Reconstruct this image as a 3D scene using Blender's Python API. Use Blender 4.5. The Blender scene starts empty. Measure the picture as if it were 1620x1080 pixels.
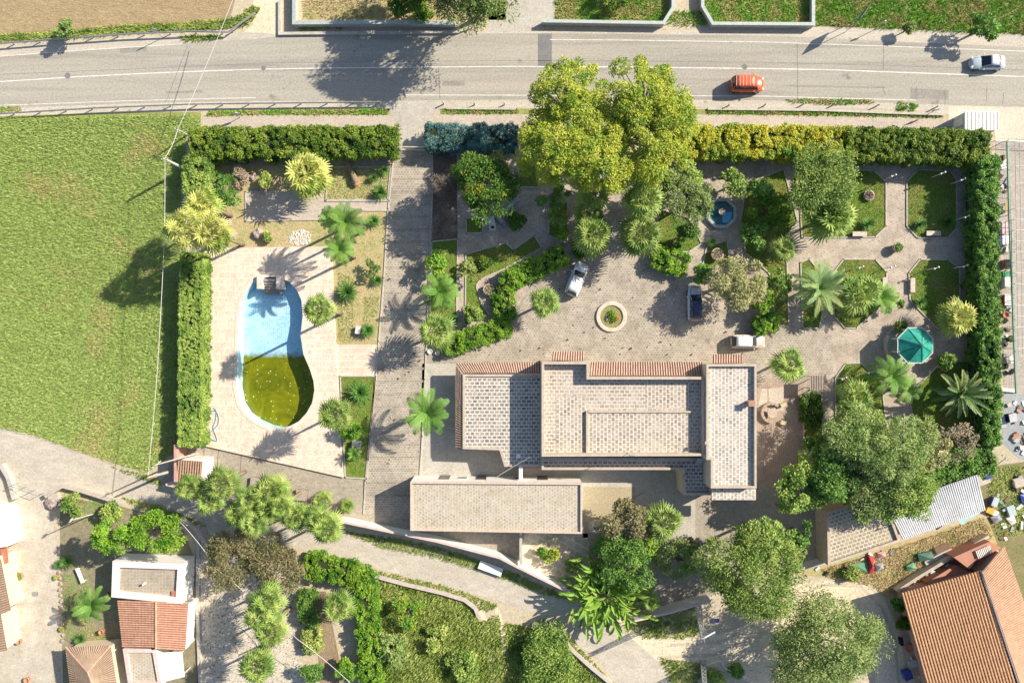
import bpy, math, random
import numpy as np
from mathutils import Vector, Matrix, Euler
from mathutils.geometry import tessellate_polygon
sc = bpy.context.scene
# ---------------------------------------------------------------- camera, sky, sun, exposure
H = 87.0            # flying height of the drone, metres
S = 12.5            # survey units per metre on the ground (1620 x 1080 units = the plan seen)
cam_d = bpy.data.cameras.new('camera'); cam = bpy.data.objects.new('camera', cam_d)
sc.collection.objects.link(cam); cam.location = (0, 0, H); cam.rotation_euler = (0, 0, 0)
cam_d.sensor_width = 36; cam_d.lens = 36 * H / (1620 / S); cam_d.clip_end = 3000
sc.camera = cam
SUN_EL, SUN_AZ = math.radians(35), math.radians(63.5)
w = bpy.data.worlds.new('World'); sc.world = w; w.use_nodes = True
nt = w.node_tree; sky = nt.nodes.new('ShaderNodeTexSky'); sky.sky_type = 'NISHITA'; sky.sun_disc = False
sky.sun_elevation = SUN_EL; sky.sun_rotation = SUN_AZ
nt.links.new(sky.outputs[0], nt.nodes['Background'].inputs[0]); nt.nodes['Background'].inputs[1].default_value = 0.095
sd = bpy.data.lights.new('sun', 'SUN'); sd.energy = 5.0; sd.angle = math.radians(0.5); sd.color = (1.0, 0.91, 0.76)
so = bpy.data.objects.new('sun', sd); sc.collection.objects.link(so)
D = Vector((-math.cos(SUN_EL) * math.sin(SUN_AZ), -math.cos(SUN_EL) * math.cos(SUN_AZ), -math.sin(SUN_EL)))
so.rotation_euler = D.to_track_quat('-Z', 'Y').to_euler(); so.location = (60, 30, 60)
sc.view_settings.view_transform = 'Standard'; sc.view_settings.look = 'None'
sc.view_settings.exposure = 0.63; sc.view_settings.gamma = 1
# ---------------------------------------------------------------- helpers
R = np.random.default_rng(7); rnd = random.Random(5)
def G(px, py, h=0.0):                      # a survey point, read at height h, in metres
    k = (H - h) / H / S
    return Vector(((px - 810) * k, (540 - py) * k, h))
def P2(pts, h=0.0): return [tuple(G(x, y, h)[:2]) for x, y in pts]
def link(o, parent=None):
    sc.collection.objects.link(o)
    if parent is not None:
        o.parent = parent; o.matrix_parent_inverse = Matrix.Translation(-Vector(parent.location))
    return o
def tag(o, label=None, cat=None, group=None, kind=None):
    if label: o['label'] = label
    if cat: o['category'] = cat
    if group: o['group'] = group
    if kind: o['kind'] = kind
    return o
def thing(name, label, cat, loc=(0, 0, 0), group=None):
    o = bpy.data.objects.new(name, None); o.empty_display_size = .3; o.location = loc
    sc.collection.objects.link(o); return tag(o, label, cat, group)
class MB:
    def __init__(s): s.v = []; s.f = []
    def add(s, v, f):
        n = len(s.v); s.v += [tuple(p) for p in v]; s.f += [tuple(i + n for i in q) for q in f]; return s
    def prism(s, poly, z0, z1, bottom=False):
        poly = [tuple(p[:2]) for p in poly]
        a = sum(poly[i-1][0]*poly[i][1]-poly[i][0]*poly[i-1][1] for i in range(len(poly)))
        if a < 0: poly = poly[::-1]
        n = len(poly)
        z1s = z1 if isinstance(z1, (list, tuple)) else [z1] * n
        v = [(x, y, z0) for x, y in poly] + [(p[0], p[1], z) for p, z in zip(poly, z1s)]
        f = [(i, (i + 1) % n, n + (i + 1) % n, n + i) for i in range(n)]
        f += [tuple(n + i for i in range(n))] if n < 5 else [tuple(n + i for i in t) for t in tess([[(p[0], p[1]) for p in poly]])]
        if bottom: f += [tuple(range(n))[::-1]]
        return s.add(v, f)
    def box(s, c, sz, rz=0, rot=None):
        x, y, z = [q / 2 for q in sz]
        m = (rot.to_matrix() if rot else Matrix.Rotation(rz, 3, 'Z')); c = Vector(c)
        v = [c + m @ Vector((a * x, b * y, d * z)) for d in (-1, 1) for a, b in ((-1, -1), (1, -1), (1, 1), (-1, 1))]
        return s.add(v, [(0, 3, 2, 1), (4, 5, 6, 7), (0, 1, 5, 4), (1, 2, 6, 5), (2, 3, 7, 6), (3, 0, 4, 7)])
    def tube(s, pts, rad, n=8, caps=True):
        pts = [Vector(p) for p in pts]; rs = rad if isinstance(rad, (list, tuple)) else [rad] * len(pts)
        v = []
        for i, p in enumerate(pts):
            d = (pts[min(i + 1, len(pts) - 1)] - pts[max(i - 1, 0)]).normalized()
            a = d.cross(Vector((0, 0, 1)) if abs(d.z) < .95 else Vector((1, 0, 0))).normalized(); b = d.cross(a)
            v += [p + (a * math.cos(t) + b * math.sin(t)) * rs[i] for t in [2 * math.pi * k / n for k in range(n)]]
        f = [(i * n + k, i * n + (k + 1) % n, (i + 1) * n + (k + 1) % n, (i + 1) * n + k) for i in range(len(pts) - 1) for k in range(n)]
        if caps: f += [tuple(range(n))[::-1], tuple((len(pts) - 1) * n + k for k in range(n))]
        return s.add(v, f)
    def lathe(s, prof, c=(0, 0, 0), n=24, ph=0):
        c = Vector(c); v = []; m = len(prof)
        for k in range(n):
            t = ph + 2 * math.pi * k / n
            v += [c + Vector((r * math.cos(t), r * math.sin(t), z)) for r, z in prof]
        f = [(k * m + i, ((k + 1) % n) * m + i, ((k + 1) % n) * m + i + 1, k * m + i + 1) for k in range(n) for i in range(m - 1)]
        return s.add(v, f)
    def ico(s, c, r, sq=1, jit=.12, seed=0, n=10):
        q = random.Random(seed); c = Vector(c); v = [c + Vector((0, 0, r * sq))]; rings = 4
        for i in range(1, rings + 1):
            th = math.pi * .62 * i / rings
            for k in range(n):
                t = 2 * math.pi * (k + i * .5) / n; rr = r * (1 + q.uniform(-jit, jit))
                v.append(c + Vector((rr * math.sin(th) * math.cos(t), rr * math.sin(th) * math.sin(t), rr * sq * math.cos(th))))
        f = [(0, 1 + k, 1 + (k + 1) % n) for k in range(n)]
        for i in range(rings - 1):
            f += [(1 + i*n + k, 1 + (i+1)*n + k, 1 + (i+1)*n + (k+1) % n, 1 + i*n + (k+1) % n) for k in range(n)]
        return s.add(v, f)
    def build(s, name, mat, parent=None, smooth=False, bevel=0):
        me = bpy.data.meshes.new(name); me.from_pydata([tuple(p) for p in s.v], [], s.f); me.validate()
        me.materials.append(mat)
        if smooth: me.shade_smooth()
        o = link(bpy.data.objects.new(name, me), parent)
        if bevel:
            b = o.modifiers.new('b', 'BEVEL'); b.width = bevel; b.segments = 2; b.limit_method = 'ANGLE'
        return o
def tess(loops):
    vs = [[Vector((p[0], p[1], 0)) for p in l] for l in loops]
    flat = [p for l in loops for p in l]; out = []
    for t in tessellate_polygon(vs):
        a, b, c = [flat[i] for i in t]
        if (b[0]-a[0])*(c[1]-a[1])-(b[1]-a[1])*(c[0]-a[0]) < 0: t = (t[0], t[2], t[1])
        out.append(tuple(t))
    return out
def sheet(name, poly, lvl, mat, holes=(), raw=False, kind='structure'):
    """one flat ground surface; poly in survey units, lvl = how many 4 mm layers up"""
    loops = [poly if raw else P2(poly)] + [h if raw else P2(h) for h in holes]
    z = lvl * .004
    me = bpy.data.meshes.new(name); me.from_pydata([(p[0], p[1], z) for l in loops for p in l], [], tess(loops))
    me.materials.append(mat); o = link(bpy.data.objects.new(name, me))
    if kind: o['kind'] = kind
    return o
def npmesh(name, V, nper, mat, parent=None, tone=None):
    """V: (N*nper, 3) separate faces of nper corners"""
    V = np.asarray(V, dtype=np.float32).reshape(-1, 3); nf = len(V) // nper
    me = bpy.data.meshes.new(name or 'crown'); me.vertices.add(len(V)); me.vertices.foreach_set('co', V.ravel())
    me.loops.add(len(V)); me.loops.foreach_set('vertex_index', np.arange(len(V), dtype=np.int32))
    me.polygons.add(nf); me.polygons.foreach_set('loop_start', np.arange(0, len(V), nper, dtype=np.int32))
    me.polygons.foreach_set('loop_total', np.full(nf, nper, dtype=np.int32)); me.update(calc_edges=True)
    a_ = me.attributes.new('tone', 'FLOAT', 'FACE'); a_.data.foreach_set('value', np.asarray(R.random(nf) if tone is None else tone, dtype=np.float32))
    me.materials.append(mat)
    return link(bpy.data.objects.new(name, me), parent) if name else me
def inside(poly, X, Y):
    c = np.zeros(len(X), bool); n = len(poly)
    for i in range(n):
        x0, y0 = poly[i - 1]; x1, y1 = poly[i]
        if y0 == y1: continue
        c ^= ((y0 > Y) != (y1 > Y)) & (X < (x1 - x0) * (Y - y0) / (y1 - y0) + x0)
    return c
def scatter(poly, dens, holes=()):
    a = np.array(poly); lo, hi = a.min(0), a.max(0); n = int((hi - lo).prod() * dens)
    X = R.uniform(lo[0], hi[0], n); Y = R.uniform(lo[1], hi[1], n); k = inside(poly, X, Y)
    for h in holes: k &= ~inside(h, X, Y)
    return X[k], Y[k]
def unit(a): return a / (np.linalg.norm(a, axis=-1, keepdims=True) + 1e-9)
def ribbon(pts, w0, w1=None):               # polyline -> polygon, survey units
    w1 = w0 if w1 is None else w1; L = []; Rr = []; n = len(pts)
    for i, p in enumerate(pts):
        a = pts[max(i - 1, 0)]; b = pts[min(i + 1, n - 1)]; d = math.hypot(b[0]-a[0], b[1]-a[1]); nx, ny = -(b[1]-a[1])/d, (b[0]-a[0])/d
        w_ = (w0 + (w1 - w0) * i / (n - 1)) / 2
        L.append((p[0] + nx*w_, p[1] + ny*w_)); Rr.append((p[0] - nx*w_, p[1] - ny*w_))
    return L + Rr[::-1]
# ---------------------------------------------------------------- materials
def newmat(name):
    m = bpy.data.materials.new(name); m.use_nodes = True; nt = m.node_tree; b = nt.nodes['Principled BSDF']
    return m, nt, b
def N(nt, t, **k):
    n = nt.nodes.new(t)
    for a, v in k.items():
        if a.startswith('i_'):
            key = a[2:]; n.inputs[int(key) if key.isdigit() else key].default_value = v
        else: setattr(n, a, v)
    return n
def mixc(nt, a, b, f, mode='MIX'):
    m = N(nt, 'ShaderNodeMix', data_type='RGBA', blend_type=mode)
    for i, v in ((6, a), (7, b), (0, f)):
        if hasattr(v, 'links') or hasattr(v, 'is_linked'): nt.links.new(v, m.inputs[i])
        else: m.inputs[i].default_value = v if i == 0 else (*v, 1)
    return m.outputs[2]
def ramp(nt, src, lo, hi):
    r = N(nt, 'ShaderNodeMapRange'); r.inputs[1].default_value = lo; r.inputs[2].default_value = hi
    nt.links.new(src, r.inputs[0]); return r.outputs[0]
def coord(nt, scale=(1, 1, 1), rot=0):
    t = N(nt, 'ShaderNodeTexCoord'); mp = N(nt, 'ShaderNodeMapping'); mp.inputs[3].default_value = scale; mp.inputs[2].default_value = (0, 0, rot)
    nt.links.new(t.outputs['Object'], mp.inputs[0]); return mp.outputs[0]
def noise(nt, scale, detail=4, rough=.6, co=None, dist=0):
    n = N(nt, 'ShaderNodeTexNoise'); n.inputs['Scale'].default_value = scale; n.inputs['Detail'].default_value = detail
    n.inputs['Roughness'].default_value = rough; n.inputs['Distortion'].default_value = dist
    nt.links.new(co if co is not None else coord(nt), n.inputs[0]); return n.outputs[0]
def bumpit(nt, b, src, st, dist=.05):
    u = N(nt, 'ShaderNodeBump'); u.inputs['Strength'].default_value = st; u.inputs['Distance'].default_value = dist
    nt.links.new(src, u.inputs['Height']); nt.links.new(u.outputs[0], b.inputs['Normal'])
def ground(name, c1, c2, c3=None, big=.15, fine=3, bump=.5, rough=.95, stretch=(1, 1, 1), rot=0, c4=None, k4=(.6, .7), s4=.5, bd=.05):
    m, nt, b = newmat(name); co = coord(nt, stretch, rot)
    n1 = noise(nt, big, 5, .6, co); n2 = noise(nt, fine, 6, .75, co)
    c = mixc(nt, c1, c2, ramp(nt, n1, .35, .65))
    if c3: c = mixc(nt, c, c3, ramp(nt, n2, .4, .7))
    if c4: c = mixc(nt, c, c4, ramp(nt, noise(nt, s4, 6, .7, coord(nt)), *k4))
    g = noise(nt, 4.5, 6, .85); c = mixc(nt, c, (.5, .5, .5), 0) if 0 else c
    v = N(nt, 'ShaderNodeHueSaturation'); nt.links.new(c, v.inputs['Color']); nt.links.new(ramp(nt, g, -.6, 1.5), v.inputs['Value'])
    r2 = N(nt, 'ShaderNodeMath', operation='MULTIPLY_ADD'); nt.links.new(g, r2.inputs[0]); r2.inputs[1].default_value = 1.9; r2.inputs[2].default_value = .07
    nt.links.new(r2.outputs[0], v.inputs['Value']); nt.links.new(v.outputs[0], b.inputs['Base Color'])
    b.inputs['Roughness'].default_value = rough
    b.inputs['Specular IOR Level'].default_value = .2
    if bump: bumpit(nt, b, noise(nt, fine * 2, 6, .8, co), bump, bd)
    return m
def plain(name, c, rough=.6, metal=0, var=.25, vs=2.0, bump=0, spec=.4, coat=0):
    m, nt, b = newmat(name)
    dk = tuple(q * (1 - var) for q in c); lt = tuple(min(1, q * (1 + var * .5)) for q in c)
    nt.links.new(mixc(nt, dk, lt, ramp(nt, noise(nt, vs, 6, .7), .3, .7)), b.inputs['Base Color'])
    b.inputs['Roughness'].default_value = rough; b.inputs['Metallic'].default_value = metal; b.inputs['Specular IOR Level'].default_value = spec
    b.inputs['Coat Weight'].default_value = coat
    if bump: bumpit(nt, b, noise(nt, vs * 6, 5, .7), bump, .03)
    return m
def paver(name, t1, t2, mortar, bw, bh, ms=.02, rot=0, off=.5, stain=(.3, .25, .2), ks=(.55, .75), ss=.35, wash=0, squash=1, bump=.4):
    m, nt, b = newmat(name); co = coord(nt, (1, 1, 1), rot)
    nd = N(nt, 'ShaderNodeTexNoise'); nd.inputs['Scale'].default_value = 2.5; nt.links.new(co, nd.inputs[0])
    va = N(nt, 'ShaderNodeVectorMath', operation='SCALE'); va.inputs['Scale'].default_value = .09; nt.links.new(nd.outputs[1], va.inputs[0])
    vb = N(nt, 'ShaderNodeVectorMath', operation='ADD'); nt.links.new(co, vb.inputs[0]); nt.links.new(va.outputs[0], vb.inputs[1])
    k = N(nt, 'ShaderNodeTexBrick'); nt.links.new(vb.outputs[0], k.inputs['Vector'])
    k.inputs['Scale'].default_value = 1; k.inputs['Brick Width'].default_value = bw; k.inputs['Row Height'].default_value = bh
    k.inputs['Mortar Size'].default_value = ms; k.inputs['Mortar Smooth'].default_value = .3; k.offset = off
    k.inputs['Color1'].default_value = (*t1, 1); k.inputs['Color2'].default_value = (*t2, 1); k.inputs['Mortar'].default_value = (*mortar, 1)
    c = k.outputs[0]
    if wash: c = mixc(nt, c, mortar, ramp(nt, noise(nt, 1.1, 6, .75), .62 - wash * .3, .62 + .22))
    c = mixc(nt, c, stain, ramp(nt, noise(nt, ss, 7, .7), *ks))
    gr = ramp(nt, noise(nt, .8, 8, .75, dist=.8), .58, .80); c = mixc(nt, c, tuple(q*.45 for q in stain), gr)
    v = N(nt, 'ShaderNodeHueSaturation'); nt.links.new(c, v.inputs['Color'])
    r2 = N(nt, 'ShaderNodeMath', operation='MULTIPLY_ADD'); nt.links.new(noise(nt, 4.5, 6, .85), r2.inputs[0]); r2.inputs[1].default_value = 1.5; r2.inputs[2].default_value = .25
    nt.links.new(r2.outputs[0], v.inputs['Value']); nt.links.new(v.outputs[0], b.inputs['Base Color'])
    b.inputs['Roughness'].default_value = .9; b.inputs['Specular IOR Level'].default_value = .2
    if bump: bumpit(nt, b, k.outputs[1], -bump, .03)
    return m
def leaf(name, c1, c2, c3=None, transl=.2, big=.5, kb=(.45, .65)):
    m, nt, b = newmat(name); g = N(nt, 'ShaderNodeNewGeometry'); oi = N(nt, 'ShaderNodeObjectInfo')
    at = N(nt, 'ShaderNodeAttribute'); at.attribute_name = 'tone'; ma = N(nt, 'ShaderNodeMath', operation='MULTIPLY'); ma.inputs[1].default_value = .62; nt.links.new(at.outputs['Fac'], ma.inputs[0])
    mb_ = N(nt, 'ShaderNodeMath', operation='MULTIPLY_ADD'); nt.links.new(g.outputs['Random Per Island'], mb_.inputs[0]); mb_.inputs[1].default_value = .38; nt.links.new(ma.outputs[0], mb_.inputs[2])
    c = mixc(nt, c1, c2, mb_.outputs[0])
    if c3: c = mixc(nt, c, c3, ramp(nt, noise(nt, big, 4, .6, coord(nt)), *kb))
    v = N(nt, 'ShaderNodeHueSaturation'); nt.links.new(c, v.inputs['Color'])
    r2 = N(nt, 'ShaderNodeMath', operation='MULTIPLY_ADD'); nt.links.new(oi.outputs['Random'], r2.inputs[0]); r2.inputs[1].default_value = .35; r2.inputs[2].default_value = .82
    nt.links.new(r2.outputs[0], v.inputs['Value'])
    b.inputs['Roughness'].default_value = .55; b.inputs['Specular IOR Level'].default_value = .3
    nt.links.new(v.outputs[0], b.inputs['Base Color'])
    t = N(nt, 'ShaderNodeBsdfTranslucent'); mx = N(nt, 'ShaderNodeMixShader'); mx.inputs[0].default_value = transl
    nt.links.new(v.outputs[0], t.inputs[0]); nt.links.new(b.outputs[0], mx.inputs[1]); nt.links.new(t.outputs[0], mx.inputs[2])
    nt.links.new(mx.outputs[0], nt.nodes['Material Output'].inputs['Surface']); return m
# ---------------------------------------------------------------- ground surfaces
m_dirt = ground('dirt', (.50, .42, .30), (.58, .50, .37), (.42, .36, .26), .12, 2.5, .6, c4=(.30, .30, .14), k4=(.58, .68))
m_track = ground('track', (.72, .59, .42), (.56, .45, .31), (.78, .67, .51), .2, 2, .4)
m_field = ground('field_soil', (.28, .30, .09), (.36, .36, .14), (.20, .23, .07), .12, 1.5, .8)
m_plough = ground('ploughed', (.50, .38, .22), (.42, .31, .18), (.34, .25, .14), .2, 1.6, 1.0, stretch=(.6, 1.5, 1), rot=.1, bd=.2)
m_road = ground('asphalt', (.40, .37, .31), (.29, .27, .235), (.43, .395, .335), .45, 1.2, .25, stretch=(.04, 1.0, 1), rot=-.01, c4=(.20, .19, .175), k4=(.62, .72), s4=.22)
m_road2 = ground('asphalt_dark', (.18, .18, .18), (.22, .215, .21), None, .5, 3, .25)
m_shoulder = ground('shoulder', (.52, .46, .38), (.42, .38, .32), (.55, .50, .42), .3, 1.5, .4, stretch=(.3, 1, 1), c4=(.26, .24, .12), k4=(.6, .7), s4=.8)
m_lane = ground('lane', (.48, .43, .35), (.58, .52, .43), (.40, .36, .30), .25, 1.2, .3, stretch=(.5, .9, 1), rot=.3)
m_mark = plain('road_paint', (.78, .75, .70), .8, 0, .35, 1.5)
m_conc = ground('concrete', (.46, .43, .37), (.38, .35, .30), (.52, .48, .42), .3, 1.5, .3)
m_conc_pink = ground('pinkish_concrete', (.50, .42, .35), (.42, .36, .30), (.54, .47, .39), .25, 1.5, .3)
m_curb = plain('curb_stone', (.52, .48, .42), .85, 0, .3, 2)
m_cobble = paver('cobble', (.28, .24, .19), (.42, .365, .30), (.52, .46, .38), .36, .30, .04, 0, .5, (.25, .215, .17), (.45, .75), .35, .5)
m_cobble2 = paver('cobble_garden', (.38, .31, .25), (.50, .42, .345), (.54, .47, .39), .45, .32, .045, .5, .5, (.27, .22, .17), (.42, .75), .5, .5)
m_deck = paver('pool_deck', (.66, .50, .38), (.74, .61, .49), (.78, .68, .57), .8, .8, .06, 0, .3, (.62, .51, .42), (.45, .65), 1.2, .6)
m_yard = ground('yard_slab', (.36, .31, .25), (.27, .24, .20), (.44, .39, .31), .25, 1.8, .4)
m_lawn = ground('lawn_soil', (.16, .22, .04), (.24, .24, .07), (.12, .17, .03), .3, 3, .6)
m_lawn_dry = ground('dry_lawn', (.46, .35, .20), (.28, .31, .10), (.52, .41, .25), .35, 1.6, .5)
m_white_gravel = ground('white_gravel', (.58, .55, .50), (.42, .34, .2), (.66, .65, .62), .9, 3, .8, c4=(.45, .36, .2), k4=(.48, .56), s4=1.2)
m_brownpave = paver('brown_paving', (.34, .25, .20), (.40, .31, .25), (.44, .36, .29), .5, .25, .03, 1.57, .5, (.25, .19, .16), (.5, .7), .3)
m_tilled = ground('tilled_bed', (.42, .32, .21), (.34, .26, .17), (.28, .2, .13), .6, 2, 1, stretch=(2.6, .3, 1), bd=.2)
DECK = [(331, 392), (524, 390), (531, 545), (543, 755), (322, 705)]
POOL = [(376, 560), (378, 500), (383, 476), (391, 460), (400, 446), (412, 440), (428, 438), (445, 440), (458, 446), (470, 459), (477, 475), (479, 500),
        (475.5, 530), (480, 560), (490, 583), (496, 602), (497.5, 617), (494, 637), (485, 653), (473, 666), (458, 674), (442, 678), (425, 675), (405, 666),
        (389, 654), (379, 638), (374, 612), (375, 585)]
hole = P2([(345, 405), (510, 405), (520, 720), (340, 690)])
big = [(-400, -400), (400, -400), (400, 400), (-400, 400)]
sheet('ground', big, 0, m_dirt, [hole], raw=True)
sheet('ploughed_field', [(-2000, -1500), (405, -1500), (372, 0), (362, 38), (300, 50), (160, 54), (0, 66), (-2000, 120)], 1, m_plough)
FIELD = [(-900, 190), (0, 184), (110, 180), (318, 177), (318, 205), (295, 215), (290, 260), (262, 262), (255, 480), (300, 420), (300, 700), (245, 735), (232, 748), (190, 735), (120, 712), (60, 690), (0, 672), (-900, 560)]
sheet('grass_field', FIELD, 1, m_field)
sheet('meadow', [(1290, -1500), (3200, -1500), (3200, 65), (1620, 56), (1500, 52), (1420, 47), (1350, 44), (1290, 42)], 1, m_field)
sheet('lawn', [(1112, -800), (1288, -800), (1288, 40), (1125, 38), (1112, 15)], 1, m_field)
sheet('verge', [(878, -800), (1062, -800), (1058, 15), (1050, 36), (878, 36)], 1, m_field)
sheet('dry_lawn', [(478, -800), (800, -800), (800, 32), (478, 32)], 1, m_lawn_dry)
sheet('dirt_track', [(420, -800), (462, -800), (444, 56), (372, 62), (400, 40)], 1, m_track)
sheet('concrete_drive', [(808, -800), (877, -800), (877, 32), (856, 40), (836, 54), (770, 54), (772, 40)], 1, m_conc)
sheet('road_shoulder', [(-900, 95), (0, 74), (200, 60), (360, 50), (445, 54), (810, 50), (1215, 47), (1300, 42), (1420, 46), (1620, 55), (2600, 80), (2600, 196), (1620, 186), (1500, 180), (1400, 172), (1100, 170), (600, 172), (405, 172), (0, 184), (-900, 215)], 2, m_shoulder)
TOP = [(-900, 115), (0, 90), (100, 82), (200, 75), (290, 69), (405, 62), (445, 57), (620, 55), (810, 53), (1000, 54), (1215, 57), (1300, 60), (1420, 66), (1620, 75), (2600, 120)]
BOT = [(2600, 200), (1620, 170), (1500, 166), (1400, 163), (1215, 159), (1000, 157), (810, 158), (600, 160), (405, 160), (290, 162), (200, 164), (100, 168), (0, 172), (-900, 200)]
sheet('road', TOP + BOT, 3, m_road)
sheet('road_patch', [(851, 53.5), (873, 53.5), (873, 106), (851, 106)], 4, m_road2)
def rline(pts, wd, lvl=5): return sheet('road_line', ribbon(pts, wd), lvl, m_mark)
rline([(-900, 152), (0, 129.5), (120, 122), (250, 115.5), (405, 110), (520, 108), (620, 107), (810, 105.5), (1000, 106.5), (1215, 109), (1320, 111), (1400, 114), (1500, 117.5), (1620, 121.5), (2600, 165)], 1.5)
rline([(-900, 112), (0, 89.5), (100, 82), (200, 75.5), (290, 70)], 1.0)
rline([(870, 63), (1000, 64), (1215, 67), (1300, 70), (1420, 74), (1500, 77), (1620, 81.5), (2600, 125)], 1.1)
rline([(640, 150.5), (810, 151), (1000, 151.5), (1215, 152.5), (1300, 155), (1400, 157.5), (1450, 159)], 1.1)
rline([(-900, 192), (0, 167), (100, 163.5), (200, 160), (300, 157), (405, 155)], 1.0)
# track widths of wear and sealed cracks
sheet('road_band', ribbon([(0, 118), (200, 110), (420, 100), (620, 98), (810, 96), (1000, 97), (1215, 99), (1400, 104), (1620, 111)], 0.6), 4, m_road2)
m_crack = plain('tar_seam', (.10, .10, .10), .9, 0, .3)
for pts in ([(297, 72), (262, 163)], [(1261, 70), (1262, 160)], [(1398, 74), (1397, 112)], [(1495, 146), (1495, 168)], [(1450, 136), (1449, 152), (1450, 159)], [(1396, 137), (1400, 150)], [(694, 107), (696, 158)], [(1561, 138), (1561, 160)], [(1588, 147), (1586, 165)]):
    sheet('road_crack', ribbon(pts, .45), 5, m_crack)
# service pavement south of the road
sheet('pavement', [(320, 186), (400, 184), (600, 183), (622, 186), (626, 203), (420, 203), (322, 203)], 3, m_conc_pink)
sheet('pavement', [(694, 181), (820, 181), (1100, 182), (1215, 182), (1400, 186), (1500, 188), (1560, 200), (1575, 225), (1400, 205), (1080, 200), (676, 200)], 3, m_conc_pink)
sheet('pavement', [(1500, 168), (1620, 170), (2600, 200), (2600, 260), (1620, 220), (1575, 220), (1572, 205), (1500, 200)], 4, ground('pale_apron', (.62, .53, .42), (.54, .46, .37), (.66, .58, .47), .3, 1.5, .3))
sheet('entrance_drive', [(602, 161), (690, 160), (694, 172), (684, 184), (676, 198), (672, 230), (627, 230), (626, 205), (622, 186), (614, 175)], 4, m_conc)
sheet('grass_verge', [(330, 175), (480, 173), (616, 172), (616, 182), (400, 182), (325, 185)], 4, m_field)
sheet('grass_verge', [(697, 172), (820, 172), (1120, 173), (1300, 174), (1400, 178), (1492, 181), (1492, 187), (1400, 185), (1120, 181), (697, 181)], 4, m_field)
# estate: cobbled drive, court and garden paving
ESTATE = [(300, 240), (1556, 240), (1570, 720), (1500, 760), (1300, 830), (1120, 945), (1000, 970), (910, 933), (820, 885), (650, 845), (545, 820), (480, 805), (255, 765), (280, 700), (300, 390)]
sheet('estate_paving', ESTATE, 1, m_yard, [[(345, 405), (510, 405), (520, 720), (340, 690)]])
sheet('driveway', [(624, 234), (684, 234), (684, 300), (681, 380), (677, 480), (672, 600), (668, 690), (664, 752), (650, 760), (650, 822), (575, 812), (578, 760), (586, 680), (594, 600), (599, 540), (607, 440), (614, 330)], 3, m_cobble)
sheet('forecourt', [(905, 405), (950, 390), (965, 330), (985, 330), (985, 395), (1035, 425), (1090, 438), (1100, 480), (1180, 500), (1210, 525), (1310, 522), (1318, 590), (1300, 600), (1197, 600), (1195, 575), (725, 575), (700, 560), (760, 545), (810, 515), (840, 450), (895, 410)], 3, m_cobble)
sheet('garden_paving', [(684, 240), (1530, 240), (1556, 250), (1562, 715), (1440, 720), (1320, 690), (1300, 600), (1318, 585), (1310, 515), (1210, 520), (1180, 500), (1100, 480), (1090, 438), (1035, 425), (985, 395), (985, 330), (965, 330), (950, 390), (895, 410), (840, 450), (800, 515), (720, 550), (684, 560)], 2, m_cobble2)
sheet('side_yard', [(668, 575), (725, 575), (725, 712), (800, 712), (800, 752), (664, 752)], 3, m_conc)
sheet('rear_yard', [(800, 740), (1130, 740), (1130, 780), (1100, 780), (1100, 850), (920, 850), (920, 762), (800, 762)], 2, m_conc)
sheet('rear_yard', [(922, 770), (1005, 770), (1005, 830), (960, 850), (922, 850)], 3, ground('sandy_slab', (.44, .36, .26), (.38, .31, .22), (.36, .33, .2), .3, 2, .4))
sheet('rear_yard', [(830, 843), (930, 843), (935, 930), (910, 932), (822, 888)], 3, paver('crazy_stone', (.52, .44, .34), (.6, .52, .4), (.7, .63, .5), 1.1, .8, .09, .5, .5, (.36, .3, .2), (.5, .7)))
sheet('terrace_paving', [(1197, 602), (1272, 602), (1272, 742), (1250, 760), (1197, 770)], 3, m_brownpave)
sheet('terrace_paving', [(1205, 615), (1240, 612), (1240, 650), (1198, 650)], 4, m_conc_pink)
# garden plots in the north-west
sheet('lawn_plot', [(330, 262), (620, 262), (616, 330), (607, 440), (600, 545), (531, 545), (525, 390), (322, 390)], 2, m_lawn_dry)
sheet('garden_path', [(330, 236), (622, 236), (622, 262), (330, 262)], 3, m_yard)
sheet('garden_path', [(388, 303), (515, 303), (515, 318), (618, 318), (616, 333), (515, 333), (515, 347), (388, 350)], 4, m_conc_pink)
sheet('gravel_patch', [(455, 378), (462, 367), (478, 362), (490, 368), (493, 380), (484, 388), (462, 388)], 4, m_white_gravel)
sheet('pool_path', [(531, 545), (600, 545), (594, 594), (533, 594)], 4, paver('pink_path', (.66, .5, .4), (.7, .56, .44), (.76, .66, .55), 2.2, .8, .05, 0, 0, (.6, .45, .36), (.5, .7), .6, .5))
sheet('lawn_plot', [(537, 594), (594, 594), (586, 690), (580, 757), (546, 755)], 2, m_lawn)
sheet('side_path', [(324, 707), (545, 757), (580, 760), (575, 812), (480, 800), (340, 770)], 3, m_yard)
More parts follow.
